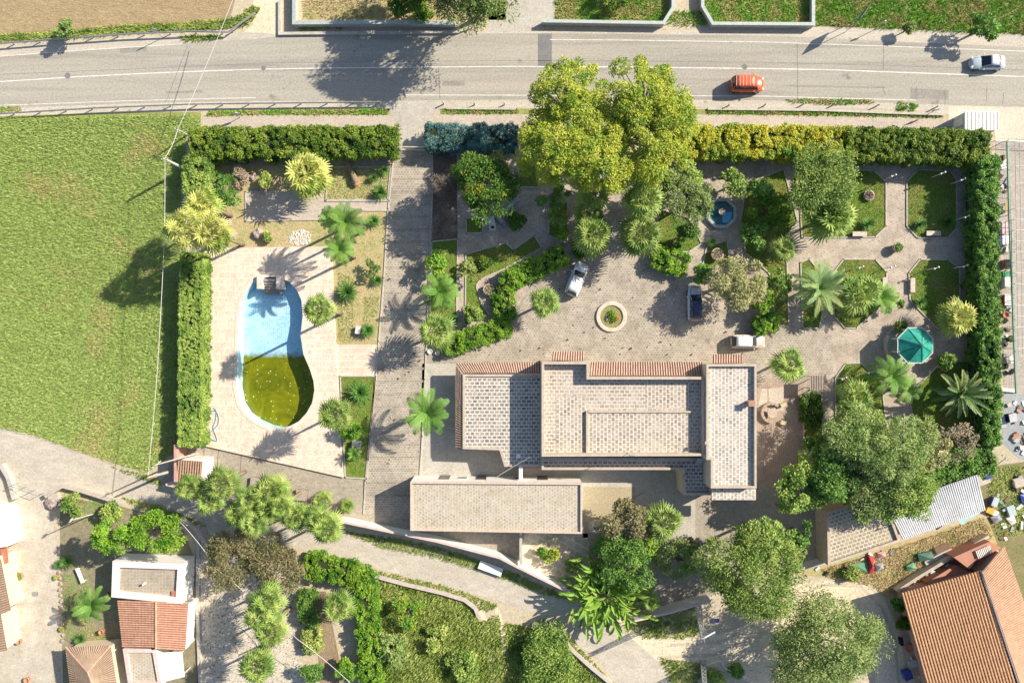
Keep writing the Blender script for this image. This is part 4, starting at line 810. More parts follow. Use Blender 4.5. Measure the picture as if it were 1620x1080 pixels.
hedge('hedge', 'long upright hedge on the east boundary, middle stretch', [(1565, 355), (1566, 440), (1570, 600)], 25, 3.6, 'feather', L=.3, bumpy=.25)
hedge('hedge', 'short upright hedge on the east boundary, southern stretch', [(1572, 614), (1572, 700)], 20, 3.4, 'feather', L=.3, bumpy=.25)
hedge('hedge', 'tall clipped hedge along the west side of the pool deck', [(303, 402), (301, 480), (300, 600), (299, 704)], 35, 3.0, 'light', bumpy=.12, dens=90, L=.22, W=.11)
hedge('hedge', 'short hedge piece beside the concrete pole north of the yellow fan palms', [(307, 252), (310, 300)], 34, 3.0, 'light', bumpy=.2)
hedge('hedge', 'dark hedge behind the metal shed', [(1452, 752), (1510, 738), (1572, 727)], 36, 3.0, 'feather', L=.3, bumpy=.25)
hedge('hedge', 'diagonal clipped hedge left of the white car in the forecourt', [(797, 446), (845, 425), (892, 402)], 26, 1.6, 'bright', L=.2)
hedge('hedge', 'low diagonal hedge above the villa forecourt edge', [(706, 548), (760, 530), (804, 514)], 24, 1.4, 'bright', L=.2)
hedge('hedge', 'small hedge beside the curved path with the round pot', [(795, 456), (800, 500)], 26, 1.4, 'bright', L=.2)
hedge('hedge', 'small clipped hedge between the two fan palm rows at the forecourt edge', [(1040, 405), (1085, 418)], 30, 1.6, 'bright', L=.22, bumpy=.25)
hedge('hedge', 'small hedge above the beige estate car', [(1212, 500), (1216, 522)], 30, 1.6, 'bright', L=.22)
hedge('hedge', 'bushy edge hedge at the top end of the inner alley', [(912, 393), (928, 390)], 22, 1.3, 'bright', L=.22)
hedge('hedge', 'bright green vine-like hedge running along the lane', [(484, 893), (530, 904), (580, 917)], 32, 1.9, 'bright', L=.26, W=.17, bumpy=.25)
hedge('hedge', 'bright green vine-like hedge running down beside the tilled bed', [(576, 912), (580, 990), (590, 1100)], 30, 1.9, 'bright', L=.26, W=.17, bumpy=.25)
hedge('hedge', 'dark green shrub row left of the tilled bed, upper part', [(484, 940), (488, 985)], 24, 1.5, 'feather', bumpy=.25)
hedge('hedge', 'mottled green and orange shrub row left of the tilled bed, lower part', [(490, 995), (494, 1030)], 22, 1.2, 'weeds', bumpy=.25)
hedge('hedge', 'planted trough of bright shrubs beside the wooden slatted roof', [(1286, 628), (1287, 668)], 24, 1.2, 'dark', bumpy=.25)
# ---------------------------------------------------------------- trees
def pine():
    g = thing('pine_tree', 'huge spreading yellow-green tree overhanging the road, its branches showing through', 'tree', G(960, 230))
    rs = random.Random(3); hc = 9.0; cen = [(902, 156, 58), (1015, 156, 64), (925, 228, 78), (1030, 225, 64), (872, 232, 54), (962, 258, 46), (1062, 185, 38)]
    C = []; tries = 0
    while len(C) < 330 and tries < 9000:
        tries += 1; cx, cy, r_ = rs.choice(cen); a = rs.uniform(0, 6.28); d = r_ * math.sqrt(rs.random()); px, py = cx + d*math.cos(a), cy + d*math.sin(a)
        h = hc + 3.2 * (1 - (d/r_)**2) + rs.uniform(-1.3, .4)
        p = G(px, py, h)
        if (px-950)**2 + (py-122)**2 < 250 or (px-905)**2+(py-190)**2 < 90 or (px-1000)**2 + (py-125)**2 < 100 or (px - 985)**2 + (py-205)**2 < 90: continue
        if all((p - q).length > .72 for q in C): C.append(p)
    A = np.array([tuple(p) for p in C]); r = R.uniform(.65, 1.15, len(C)); base = G(955, 225, 0); t = MB()
    forks = [base.lerp(G(*f), 1) for f in ((900, 170, 6.5), (1020, 170, 6.5), (935, 250, 6), (1040, 235, 6.5), (985, 205, 6.8))]
    t.tube([base, base + Vector((.1, .1, 2.2))], [.55, .42], 10); b0 = base + Vector((.1, .1, 2.2))
    for f in forks: t.tube([b0, b0.lerp(f, .5) + Vector((0, 0, -.3)), f], [.34, .24, .16], 7)
    for p in C:
        f = min(forks, key=lambda q: (q-p).length); m = f.lerp(p, .5) + Vector((rs.uniform(-.3, .3), rs.uniform(-.3, .3), -.35)); t.tube([f, m, p], [.11, .07, .03], 5)
    t.build('trunk', plain('pine_bark', (.33, .26, .22), .95, 0, .3, 4), g, True)
    npmesh('crown', clump_leaves(A, r, 260, .26, .15, .62, .7, -.15), 4, LV['pine'], g, tone_of(len(A), 260))
pine()
tree('willow_tree', 'tall grey-green drooping tree cut by the top edge, shading the road', 'tree', 752, -26, 8.5, 76, 'olive', 1.0, n=130, L=.4, W=.12, gaps=.06)
tree('tree', 'dark bushy tree behind the yellow grass yard at the top edge', 'tree', 650, -22, 5.0, 52, 'dark', .7, n=100)
tree('shrub', 'low green shrub at the foot of the drooping tree by the road', 'shrub', 668, 20, 1.2, 16, 'bright', .7, n=60)
tree('shrub', 'round grey-green bush on the ploughed field margin', 'shrub', 107, 48, 1.6, 17, 'olive', .8, n=70)
tree('shrub', 'small feathery bush on the verge under the meadow', 'shrub', 1438, 44, 1.2, 9, 'olive', .8, n=60)
tree('shrub', 'dark green bush at the meadow edge casting shade on the shoulder', 'shrub', 1556, 42, 2.2, 24, 'feather', .8, n=90)
tree('shrub', 'pair of dark shrubs growing in the first walled lawn', 'shrub', 975, -3, 1.6, 26, 'dark', .6, n=80)
tree('tree', 'dense dark green tree with yellow tips above the masonry barbecue', 'tree', 770, 292, 6.5, 57, 'dark', .7, n=120, L=.3, W=.17)
tree('tree', 'light green feathery tree behind the fan palm in the east garden', 'tree', 1298, 285, 5.0, 62, 'light', .65, n=120, L=.34, W=.1)
tree('olive_tree', 'dusky olive tree left of the octagonal fountain', 'tree', 1086, 318, 4.4, 44, 'olive', .7, n=120, L=.3, W=.1)
tree('shrub', 'bright leafy shrub north of the dusky olive tree', 'shrub', 1085, 285, 3.0, 30, 'light', .7, n=90)
tree('tree', 'pale olive round tree between the dark-roofed car and the fountain path', 'tree', 1166, 446, 3.8, 48, 'pale', .65, n=130, L=.34, W=.08)
tree('shrub', 'dark shrub tucked left of the pale olive round tree', 'shrub', 1112, 432, 1.6, 18, 'feather', .7, n=80)
tree('shrub', 'lush shrub on the right rim of the fountain court', 'shrub', 1162, 290, 2.2, 24, 'light', .7, n=80)
tree('shrub', 'tall dark green shrub in the deep shade right of the fountain', 'shrub', 1206, 300, 2.0, 22, 'feather', .7, n=80)
tree('shrub', 'broad-leaved shrub beside the curved path right of the fountain', 'shrub', 1192, 375, 1.8, 24, 'feather', .7, n=80, L=.4, W=.2)
tree('shrub', 'light shrub hugging the narrow path left of the date palm', 'shrub', 1232, 455, 2.2, 24, 'light', .7, n=80)
tree('shrub', 'dark shrub above the small hedge by the beige car', 'shrub', 1207, 478, 1.8, 20, 'bright', .7, n=80)
tree('tree', 'green shrubby tree at the alley head below the big yellow tree', 'tree', 877, 303, 3.0, 25, 'feather', .7, n=90)
tree('shrub', 'leafy shrub column in the narrow bed left of the inner alley', 'shrub', 884, 345, 1.6, 16, 'light', .8, n=70)
tree('shrub', 'spreading shrub at the lower end of the narrow alley bed', 'shrub', 888, 368, 1.0, 12, 'bright', .7, n=60)
tree('shrub', 'dark triangular ground shrub beside the masonry barbecue', 'shrub', 816, 350, .6, 14, 'dark', .5, n=60)
tree('shrub', 'light round shrub in the lower corner of the west kerbed bed', 'shrub', 749, 496, 1.2, 15, 'light', .8, n=70)
tree('shrub', 'loose yellow-green shrub on the west kerbed bed edge', 'shrub', 740, 428, 1.8, 18, 'weeds', .8, n=50, gaps=.4)
tree('shrub', 'small dark round shrub in the middle of the west kerbed bed', 'shrub', 766, 415, .7, 9, 'dark', .8, n=60)
tree('tree', 'leafy young tree in the left strip beside the driveway', 'tree', 692, 418, 2.2, 20, 'bright', .7, n=60, gaps=.35)
tree('olive_tree', 'largest grey-green tree in the group behind the store building', 'tree', 1412, 715, 6.6, 64, 'olive', .75, n=130, L=.32, W=.11)
tree('olive_tree', 'lower crown of the tree group overhanging the white metal roof', 'tree', 1425, 775, 5.6, 54, 'light', .75, n=120, L=.32, W=.11)
tree('olive_tree', 'lower left crown of the tree group overhanging the sandy paved outbuilding', 'tree', 1368, 778, 5.4, 46, 'olive', .75, n=120, L=.32, W=.11)
tree('olive_tree', 'darker grey-green tree on the left flank of the largest tree', 'tree', 1345, 695, 5.5, 56, 'olive', .7, n=120, L=.32, W=.11)
tree('tree', 'yellow-green tipped tree above the rear corner of the terrace', 'tree', 1272, 765, 4.6, 46, 'light', .7, n=120)
tree('olive_tree', 'wide sunlit grey-green tree standing between the lane track and the rear yard', 'tree', 1190, 905, 6.2, 82, 'light', .7, n=130, L=.32, W=.11)
tree('tree', 'green tree tip reaching up beside the dark rear yard', 'tree', 1205, 850, 6.0, 40, 'light', .7, n=110)
tree('shrub', 'feathery green shrub right of the wide sunlit tree', 'shrub', 1268, 845, 3.0, 22, 'feather', .8, n=80)
tree('tree', 'round light green tree in the middle of the dirt turning circle', 'tree', 1300, 1014, 5.4, 86, 'olive', .7, n=130, L=.32, W=.12)
tree('olive_tree', 'shaded inner tree between the largest tree and the terrace corner', 'tree', 1312, 750, 5.0, 48, 'feather', .7, n=120)
tree('olive_tree', 'sunlit grey-green tree on the right flank of the largest tree', 'tree', 1462, 712, 5.4, 42, 'pale', .7, n=120)
tree('shrub', 'tall leafy shrub between the alley palms and the dusky olive tree', 'shrub', 1052, 300, 3.6, 26, 'light', .8, n=90)
tree('shrub', 'dense green shrub below the dusky olive tree', 'shrub', 1088, 365, 2.0, 24, 'feather', .7, n=90)
tree('tree', 'spreading bright shrub mass filling the upper part of the shaded fountain bed', 'shrub', 1215, 335, 1.8, 32, 'bright', .6, n=80)
tree('bare_tree', 'sparse pinkish half-bare tree behind the metal shed', 'tree', 1514, 695, 3.4, 34, 'pink', .8, n=50, L=.26, W=.06, gaps=.3)
tree('tree', 'left one of the two round bright green trees', 'tree', 180, 842, 5.0, 36, 'bright', .7, n=130, L=.28, W=.17)
tree('tree', 'right one of the two round bright green trees', 'tree', 246, 838, 4.8, 41, 'bright', .7, n=130, L=.28, W=.17)
tree('olive_tree', 'left half-bare brownish olive tree above the gravel lot', 'tree', 368, 880, 4.0, 50, 'brown', .6, n=110, L=.28, W=.13, gaps=.1)
tree('olive_tree', 'right brownish olive tree next to the lane', 'tree', 436, 890, 4.0, 46, 'brown', .6, n=120, L=.28, W=.13, gaps=.05)
tree('tree', 'brownish green tree right of the stone well', 'tree', 988, 822, 3.6, 38, 'brown', .7, n=110, gaps=.05)
tree('tree', 'deep green round tree between the well and the paddle-leaf clump', 'tree', 994, 890, 4.0, 46, 'feather', .7, n=120, L=.28, W=.16)
tree('shrub', 'yellow-green shrub on the rim of the paddle-leaf clump', 'shrub', 948, 905, 2.0, 18, 'weeds', .7, n=70)
tree('olive_tree', 'small silvery olive tree in the shaded rear corner', 'tree', 1072, 885, 2.8, 34, 'olive', .7, n=110, L=.28, W=.1, gaps=.1)
tree('shrub', 'dark shrub between the well and the deep green round tree', 'shrub', 957, 862, 1.6, 20, 'feather', .7, n=80)
tree('shrub', 'dark green shrub under the rear fan palm', 'shrub', 1020, 862, 1.6, 26, 'bright', .7, n=80)
tree('shrub', 'silvery twiggy shrub beside the small fan palm of the rear yard', 'shrub', 1085, 862, 2.0, 17, 'pale', .7, n=50, gaps=.4)
tree('thicket', 'yellow-green thicket inside the broken stone kerb at the bottom edge', 'thicket', 868, 1042, 1.4, 52, 'light', .3, n=110, L=.34, W=.14)
tree('thicket', 'orange-tinged bush in the weedy plot', 'shrub', 645, 968, 1.4, 27, 'yellow', .6, n=60, L=.36, W=.1, gaps=.25)
tree('thicket', 'grey-green bush left of the weedy plot', 'shrub', 620, 1025, 1.3, 30, 'olive', .5, n=70, gaps=.25)
tree('thicket', 'dark green bush in the middle of the weedy plot', 'shrub', 690, 1005, .8, 20, 'weeds', .5, n=70, gaps=.2)
tree('thicket', 'green bush at the bottom of the weedy plot', 'shrub', 735, 1050, .9, 28, 'light', .45, n=80, gaps=.2)
tree('shrub', 'bright round citrus bush at the foot of the tilled bed', 'shrub', 551, 1058, 1.5, 17, 'bright', .8, n=80)
tree('shrub', 'feathery shrub left of the tilled bed at the bottom', 'shrub', 494, 1062, 1.4, 19, 'feather', .8, n=80)
tree('shrub', 'green shrub against the front garden wall by the lane corner', 'shrub', 118, 797, 1.6, 20, 'light', .7, n=70, gaps=.25)
tree('shrub', 'loose green shrub overhanging the lane wall left of the bright trees', 'shrub', 180, 808, 1.4, 17, 'light', .6, n=60, gaps=.3)
tree('bare_tree', 'grey leafless bramble mass beside the driveway', 'bramble', 704, 300, 1.2, 24, 'dead', .6, n=110, L=.5, W=.03, gaps=.1)
tree('bare_tree', 'grey leafless bramble mass at the lower end of the dry bed', 'bramble', 703, 352, 1.2, 24, 'dead', .6, n=110, L=.5, W=.03, gaps=.1)
tree('shrub', 'grey twiggy shrub left of the dark green tree', 'shrub', 722, 285, 2.0, 20, 'dead', .7, n=80, L=.4, W=.04, gaps=.2)
tree('shrub', 'pink-brown heap of dry shrub left of the shaded lawn corner', 'shrub', 380, 281, .8, 14, 'pink', .6, n=70, L=.2, W=.08)
tree('shrub', 'green feathery shrub right of the yellow fan palms', 'shrub', 356, 306, 2.2, 24, 'feather', .8, n=60, L=.5, W=.06, gaps=.3)
tree('shrub', 'small golden shrub on the dry garden by the shaded patio', 'shrub', 422, 284, 1.0, 11, 'weeds', .7, n=50, gaps=.3)
tree('shrub', 'tiny yellow-green shrub beside the boulder on the dry garden', 'shrub', 425, 374, .6, 8, 'weeds', .7, n=40, gaps=.2)
tree('shrub', 'leafy broad shrub over the stone box east of the pool', 'shrub', 556, 682, 1.4, 17, 'bright', .7, n=60, L=.5, W=.15, gaps=.25)
tree('shrub', 'young loose shrub on the dry strip west of the driveway', 'shrub', 590, 424, 1.0, 14, 'olive', .6, n=30, gaps=.5)
tree('shrub', 'yellow-brown shrub on the crazy paving behind the annex', 'shrub', 868, 875, .8, 17, 'yellow', .6, n=60, gaps=.3)
tree('shrub', 'second yellow-brown shrub nearest the lane wall behind the annex', 'shrub', 905, 890, .8, 14, 'weeds', .6, n=60, gaps=.3)
tree('shrub', 'yellow-topped shrub left of the green gazebo shadow', 'shrub', 1500, 572, 1.4, 14, 'light', .7, n=70)
tree('shrub', 'bushy shrub spilling over the lower edge of the date palm beds', 'shrub', 1410, 478, 1.6, 19, 'light', .7, n=50, gaps=.35)
tree('shrub', 'low shrub at the foot of the largest grey-green tree', 'shrub', 1290, 705, 1.6, 20, 'feather', .7, n=80)
tree('shrub', 'shade plant against the sandy paved outbuilding', 'shrub', 1345, 905, .6, 12, 'weeds', .7, n=60)
tree('shrub', 'ivy shrub at the corner of the orange-tiled house', 'shrub', 1423, 955, 1.5, 12, 'feather', .8, n=70)
tree('shrub', 'low bramble along the left wall of the orange-tiled house', 'shrub', 1430, 985, 1.0, 11, 'dark', .8, n=60)
tree('shrub', 'green plants behind the low fence at the bottom centre', 'shrub', 1130, 1070, .8, 14, 'light', .7, n=60)
tree('shrub', 'green plants right of the low fence at the bottom centre', 'shrub', 1165, 1058, .6, 12, 'feather', .7, n=60)
tree('shrub', 'small flowering shrub at the base of the green gazebo', 'shrub', 1424, 515, .7, 9, 'weeds', .7, n=50)
# ---------------------------------------------------------------- palms
gW = 'fan palms of the north-west garden'
palm('uppermost of the three yellow fan palms at the north-west corner of the pool deck', 321, 322, 8.0, 31, 'fany', group=gW)
palm('leftmost of the three yellow fan palms at the north-west corner of the pool deck', 294, 362, 9.5, 36, 'fany', group=gW)
palm('lower right of the three yellow fan palms at the north-west corner of the pool deck', 336, 370, 9.0, 34, 'fany', group=gW)
palm('yellow-green fan palm standing over the shaded patio', 486, 276, 3.8, 40, 'fany', group=gW)
gP = 'fan palms beside the pool deck'
palm('fan palm on the pool deck edge right of the blue shallow end', 503, 490, 10.5, 27, 'fan', group=gP)
palm('fan palm on the pool deck edge right of the green water', 528, 655, 7.5, 29, 'fan', group=gP)
gD = 'fan palms around the forecourt'
palm('fan palm at the lower end of the planted strip east of the driveway', 690, 524, 4.6, 31, 'fan', group=gD)
palm('fan palm alone in the paving left of the white car', 862, 477, 4.0, 26, 'fan', group=gD)
palm('fan palm at the north-east corner of the villa', 1248, 577, 4.0, 30, 'fan', group=gD)
palm('upper fan palm of the row left of the shaded alley', 938, 306, 5.6, 33, 'fan', group=gD)
palm('lower fan palm of the row left of the shaded alley', 938, 372, 5.2, 34, 'fan', group=gD)
palm('topmost fan palm of the row right of the shaded alley', 1022, 262, 7.5, 35, 'fan', group=gD)
palm('second fan palm from the top right of the shaded alley', 1018, 316, 6.5, 36, 'fan', group=gD)
palm('lowest fan palm of the row right of the shaded alley', 1014, 372, 5.6, 37, 'fan', group=gD)
gE = 'fan palms of the east garden'
palm('bushy fan palm in front of the light green feathery tree', 1312, 343, 4.4, 41, 'fan', group=gE)
palm('fan palm at the left end of the crossing path in the east garden', 1240, 393, 3.6, 23, 'fan', group=gE)
palm('fan palm right of the large date palm in the octagonal bed', 1358, 466, 3.4, 38, 'fan', group=gE)
palm('orange-tipped fan palm near the east fence above the gazebo', 1512, 503, 3.8, 32, 'fany', group=gE)
palm('dark fan palm left of the bushy feather palms below the gazebo', 1352, 628, 3.6, 30, 'fan', group=gE)
palm('fan palm against the largest grey-green tree', 1352, 662, 3.4, 32, 'fan', group=gE)
palm('fan palm in the rear yard right of the brownish green tree', 1049, 826, 4.4, 33, 'fan', group='fan palms of the rear yard')
palm('small wavy fan palm by the white wall at the rear corner', 1028, 950, 2.4, 17, 'fan', group='fan palms of the rear yard', skirt=False)
row = [(300, 772, 24), (331, 792, 24), (349, 765, 29), (375, 815, 22), (392, 790, 24), (403, 826, 24), (430, 778, 30), (424, 806, 24), (446, 800, 22), (466, 818, 26), (500, 822, 24), (517, 836, 27)]
ordn = ['first', 'second', 'third', 'fourth', 'fifth', 'sixth', 'seventh', 'eighth', 'ninth', 'tenth', 'eleventh', 'twelfth']
for k_, (x, y, r_) in enumerate(row): palm('%s fan palm from the left in the crowded row overhanging the lane' % ordn[k_], x, y, 6.6 + (k_ % 3)*.4, r_ + 1, 'fan', group='fan palms crowded along the lane wall', variant=k_ % 4)
for x, y, r_, l in ((510, 790, 16, 'left small fan palm behind the lane wall'), (549, 800, 13, 'right small fan palm behind the lane wall')): palm(l, x, y, 1.2, r_, 'fan', group='small palms behind the lane wall', skirt=False)
for k_, (x, y, r_, l) in enumerate(((424, 950, 28, 'topmost fan palm in the cluster left of the tilled bed'), (412, 975, 26, 'second fan palm from the top in the cluster left of the tilled bed'), (428, 998, 26, 'third fan palm from the top in the cluster left of the tilled bed'), (408, 1052, 28, 'fan palm cut by the bottom edge on the gravel lot'))): palm(l, x, y, 7, r_ + 3, 'fan', group='fan palms of the gravel lot', variant=k_)
palm('pale round fan palm beside the tilled bed', 535, 959, 3.4, 27, 'fan', group='fan palms of the gravel lot', variant=2)
gF = 'feather palms'
palm('feather palm leaning over the driveway left of the villa', 676, 652, 5.5, 42, 'feather', 'feather_palm', gF, variant=0, tr=.2)
palm('bushy feather palm in the dry strip above the pool deck corner', 548, 352, 7.5, 36, 'feather', 'feather_palm', gF, variant=1)
palm('upper small feather palm on the pool deck corner', 522, 345, 7.0, 22, 'feather', 'feather_palm', gF, variant=2)
palm('lower feather palm on the pool deck corner', 537, 395, 7.5, 28, 'feather', 'feather_palm', gF, variant=3)
palm('feather palm in the planted strip right of the driveway', 696, 462, 3.4, 35, 'feather', 'feather_palm', gF, variant=2)
palm('young palm near the top of the planted strip right of the driveway', 693, 408, 1.6, 16, 'feather', 'feather_palm', gF, variant=1)
palm('feather palm left of the gazebo in the octagonal bed', 1392, 470, 2.8, 30, 'feather', 'feather_palm', gF, variant=1)
palm('bushy feather palm right below the green gazebo', 1408, 595, 3.4, 38, 'feather', 'feather_palm', gF, variant=3)
palm('feather palm half hidden below the bushy one under the gazebo', 1432, 615, 2.6, 28, 'feather', 'feather_palm', gF, variant=1)
palm('yellowish feather palm in the front garden beside the white parapet house', 146, 955, 3.4, 31, 'feather', 'feather_palm', gF, variant=0)
palm('small drooping palm between the stone box and the drive', 560, 718, 1.3, 14, 'feather', 'feather_palm', gF, variant=2)
palm('big grey-green date palm with spreading fronds in the left octagonal bed', 1295, 456, 3.4, 44, 'date', 'date_palm', 'date palms of the east garden', variant=1, tr=.25)
palm('big stiff star-shaped date palm near the east fence below the gazebo', 1518, 622, 2.6, 42, 'bigdate', 'date_palm', 'date palms of the east garden', variant=1, tr=.3)
palm('palm crown squeezed between the two alley rows', 930, 338, 4.6, 28, 'fan', group=gD)
b = palm('large clump of upright paddle leaves where the lane bends', 962, 942, 3.0, 66, 'banana', 'paddle_leaf_plant', variant=0, cat='giant paddle plant')
gS = 'spiky rosette plants'
for x, y, r_, l in ((570, 620, 24, 'largest spiky plant, dense dark clump on the lawn by the driveway'), (608, 270, 11, 'spiky plant in the top corner of the small lawn'), (602, 305, 16, 'spiky plant at the lower edge of the small lawn'), (592, 350, 14, 'spiky plant on the dry strip below the cross path'), (550, 462, 22, 'broad bushy spiky plant next to the pool deck edge'), (582, 523, 16, 'spiky plant beside the red brick block'), (597, 444, 12, 'pale spiky plant near the drive kerb'), (107, 888, 15, 'spiky plant on the stone edge of the front garden'), (93, 892, 9, 'small blue-green spiky plant left of the bigger one'),
    (355, 283, 14, 'spiky palm-like plant near the north-west hedge corner'), (1372, 355, 14, 'dark spiky plant beside the upper left bench'), (1455, 355, 12, 'grey spiky plant in the upper right bed'), (1455, 478, 12, 'grey-brown spiky plant in the lower right bed'), (718, 505, 9, 'small blue-green spiky plant by the garden path'), (1072, 390, 12, 'pale spiky plant under the dusky olive tree'), (1125, 383, 10, 'spiky plant beside the pot below the fountain'), (128, 1010, 12, 'thin spiky plant above the hipped roof'), (1500, 350, 13, 'pale spiky plant in the upper right bed near the fence'), (591, 282, 10, 'yellow spiky plant with a dark trunk on the small lawn')):
    palm(l, x, y, .35, r_, 'spike', 'spiky_plant', gS, cat='yucca')
# ---------------------------------------------------------------- vehicles
m_tyre = plain('tyre', (.02, .02, .02), .85, 0, .1); m_rim = plain('rim', (.5, .5, .52), .35, .8, .1); m_lampg = plain('lamp_glass', (.8, .8, .78), .15, 0, .05); m_tail = plain('tail_lamp', (.45, .03, .02), .25, 0, .1)
def paint(n, c): return plain(n, c, .28, 0, .05, 1, spec=.5, coat=.6)
def loft(st, closed=True):
    q = MB(); m = len(st[0]); v = [p for s in st for p in s]
    f = [(i*m + k, i*m + (k+1) % m, (i+1)*m + (k+1) % m, (i+1)*m + k) for i in range(len(st)-1) for k in range(m)]
    f += [tuple(range(m))[::-1], tuple((len(st)-1)*m + k for k in range(m))]; return q.add(v, f)
def car(name, label, px, py, ang, L, W, Hc, body, roofm, style='suv', group='cars', windc=None):
    """ang: heading of the bonnet in degrees, counter-clockwise from +x"""
    g = thing(name, label, 'car', (0, 0, 0), group); h = L/2; wd = W/2
    belt = Hc*.60; hood = Hc*.56; x = lambda t: -h + L*t
    prof = [(.0, .62, .42, belt*.80), (.015, .84, .30, belt*.92), (.06, .95, .26, belt*.98), (.2, 1, .24, belt), (.5, 1, .24, belt), (.68, 1, .24, belt*.99), (.78, .98, .24, hood), (.90, .93, .26, hood*.92), (.97, .80, .30, hood*.80), (1.0, .58, .38, hood*.66)]
    st = []
    for t, ws, z0, z1 in prof:
        a = wd*ws; st.append([(x(t), -a*.92, z0), (x(t), a*.92, z0), (x(t), a, (z0+z1)*.5), (x(t), a*.97, z1-.10), (x(t), a*.84, z1), (x(t), -a*.84, z1), (x(t), -a*.97, z1-.10), (x(t), -a, (z0+z1)*.5)])
    loft(st).build('body', body, g, True)
    r0, r1, w0, w1 = dict(suv=(.02, .74, .08, .57), van=(.02, .80, .04, .70), sedan=(.14, .72, .28, .54))[style]
    gs = []
    for t, ws, z in ((r0, .78, belt*.96), (w0, .74, Hc*.965), ((w0+w1)/2, .76, Hc*.985), (w1, .73, Hc*.96), (r1, .80, hood*1.0)):
        gs.append([(x(t), -wd*ws*(1.0), min(z, belt)-.03), (x(t), wd*ws, min(z, belt)-.03), (x(t), wd*ws*(.90 if z > belt else 1), z), (x(t), -wd*ws*(.90 if z > belt else 1), z)])
    q = loft(gs); q.build('window', windc or m_glass, g)
    rf = MB(); n = 5; a0, a1 = x(w0+.015), x(w1-.01)
    vs = []
    for i in range(n):
        t = i/(n-1); xx = a0 + (a1-a0)*t; zz = Hc*.992 + .035*math.sin(math.pi*t); ww = wd*(.71 + .025*math.sin(math.pi*t))
        for u in (-1, -.5, 0, .5, 1): vs.append((xx, ww*u, zz + .03*(1-u*u)))
    rf.add(vs, [(i*5+k, (i+1)*5+k, (i+1)*5+k+1, i*5+k+1) for i in range(n-1) for k in range(4)]); o = rf.build('roof', roofm, g, True)
    sm = o.modifiers.new('s', 'SOLIDIFY'); sm.thickness = .04
    for s in (-1, 1):
        q = MB(); q.tube([(x(w0+.03), s*wd*.66, Hc*1.0), (x(w1-.05), s*wd*.66, Hc*1.0)], .025, 6); 
        if style == 'suv': q.build('roof_rail', m_steel if roofm is not m_glass else body, g)
        q = MB()
        for a, b_ in (((x(w1), s*wd*.66, Hc*.95), (x(r1)+.02, s*wd*.80, hood+.03)), ((x(w0)+.0, s*wd*.67, Hc*.955), (x(r0)+.03, s*wd*.79, belt))): q.tube([a, b_], .04, 5)
        q.tube([(x((w0+w1)*.5), s*wd*.70, Hc*.95), (x((w0+w1)*.5), s*wd*.80, belt)], .035, 5); q.build('pillar', body, g)
        q = MB(); q.box((x(.66), s*(wd+.08), belt+.02), (.16, .2, .13)); q.build('mirror', body, g, bevel=.03)
        for t in (.17, .80):
            wq = MB(); wq.tube([(x(t), s*(wd-.20), .32), (x(t), s*(wd-.005), .32)], .32, 18); wo = wq.build('wheel', m_tyre, g)
            rq = MB(); rq.tube([(x(t), s*(wd-.05), .32), (x(t), s*(wd+.006), .32)], .2, 12); ro = rq.build('rim', m_rim, None); ro.parent = wo
        q = MB(); q.box((x(.955), s*wd*.62, hood*.80), (.22, .34, .12), -s*.5); q.build('headlight', m_lampg, g, bevel=.03)
        q = MB(); q.box((x(.01), s*wd*.62, belt*.80), (.1, .28, .14)); q.build('tail_light', m_tail, g, bevel=.02)
    q = MB(); q.box((h-.02, 0, .34), (.06, .5, .12)); q.build('number_plate', m_white, g)
    q = MB(); q.box((h-.05, 0, .52), (.08, W*.5, .10)); q.build('grille', m_tyre, g)
    q = MB()
    for u in (-.34, .34): q.tube([(x(r1)+.05, u*W, hood+.012), (x(.93), u*W*.86, hood*.94+.01)], .012, 4)
    q.tube([(x(.945), -W*.29, hood*.915), (x(.955), 0, hood*.91), (x(.945), W*.29, hood*.915)], .012, 4); q.build('bonnet_seam', m_tyre, g)
    q = MB(); q.tube([(x(r1)+.02, -.1*W, hood+.03), (x(r1)-.28, .16*W, hood+.17)], .014, 4); q.build('wiper', m_tyre, g)
    c = G(px, py, Hc*.7); g.location = (c.x, c.y, 0); g.rotation_euler = (0, 0, math.radians(ang)); return g
w_ = paint('white_paint', (.82, .82, .82)); s_ = paint('silver_paint', (.62, .66, .70)); or_ = paint('orange_paint', (.72, .12, .03)); bg_ = paint('beige_paint', (.60, .53, .45)); lb_ = paint('pale_blue_paint', (.50, .56, .62))
v = car('parked_car', 'white hatchback parked at an angle beside the clipped diagonal hedge', 913, 441, 68, 4.35, 1.85, 1.62, w_, w_, 'suv', 'cars parked in the forecourt')
car('parked_car', 'silver car with a dark glass roof, parked nose to the pale round tree', 1101, 479, 90, 4.45, 1.85, 1.6, s_, paint('dark_roof', (.02, .035, .10)), 'suv', 'cars parked in the forecourt')
car('parked_car', 'beige estate car parked along the east end of the forecourt', 1185, 540, 0, 4.3, 1.75, 1.55, bg_, w_, 'suv', 'cars parked in the forecourt')
v = car('van', 'orange-red van driving along the road', 1185, 130.5, 0, 4.1, 1.95, 1.85, or_, or_, 'van', 'vehicles on the road', None); v['category'] = 'van'
q = MB()
for k_ in range(7): q.box((-1.75 + k_*.42, 0, 1.90), (.05, 1.25, .03))
q.build('roof_bars', w_, v) if 0 else None
rq = q.build('roof_bars', plain('bar_white', (.75, .6, .55), .4), None); rq.parent = v
car('silver_car', 'silver saloon car driving near the right edge of the road', 1566, 97, 180, 4.3, 1.75, 1.45, lb_, s_, 'sedan', 'vehicles on the road')
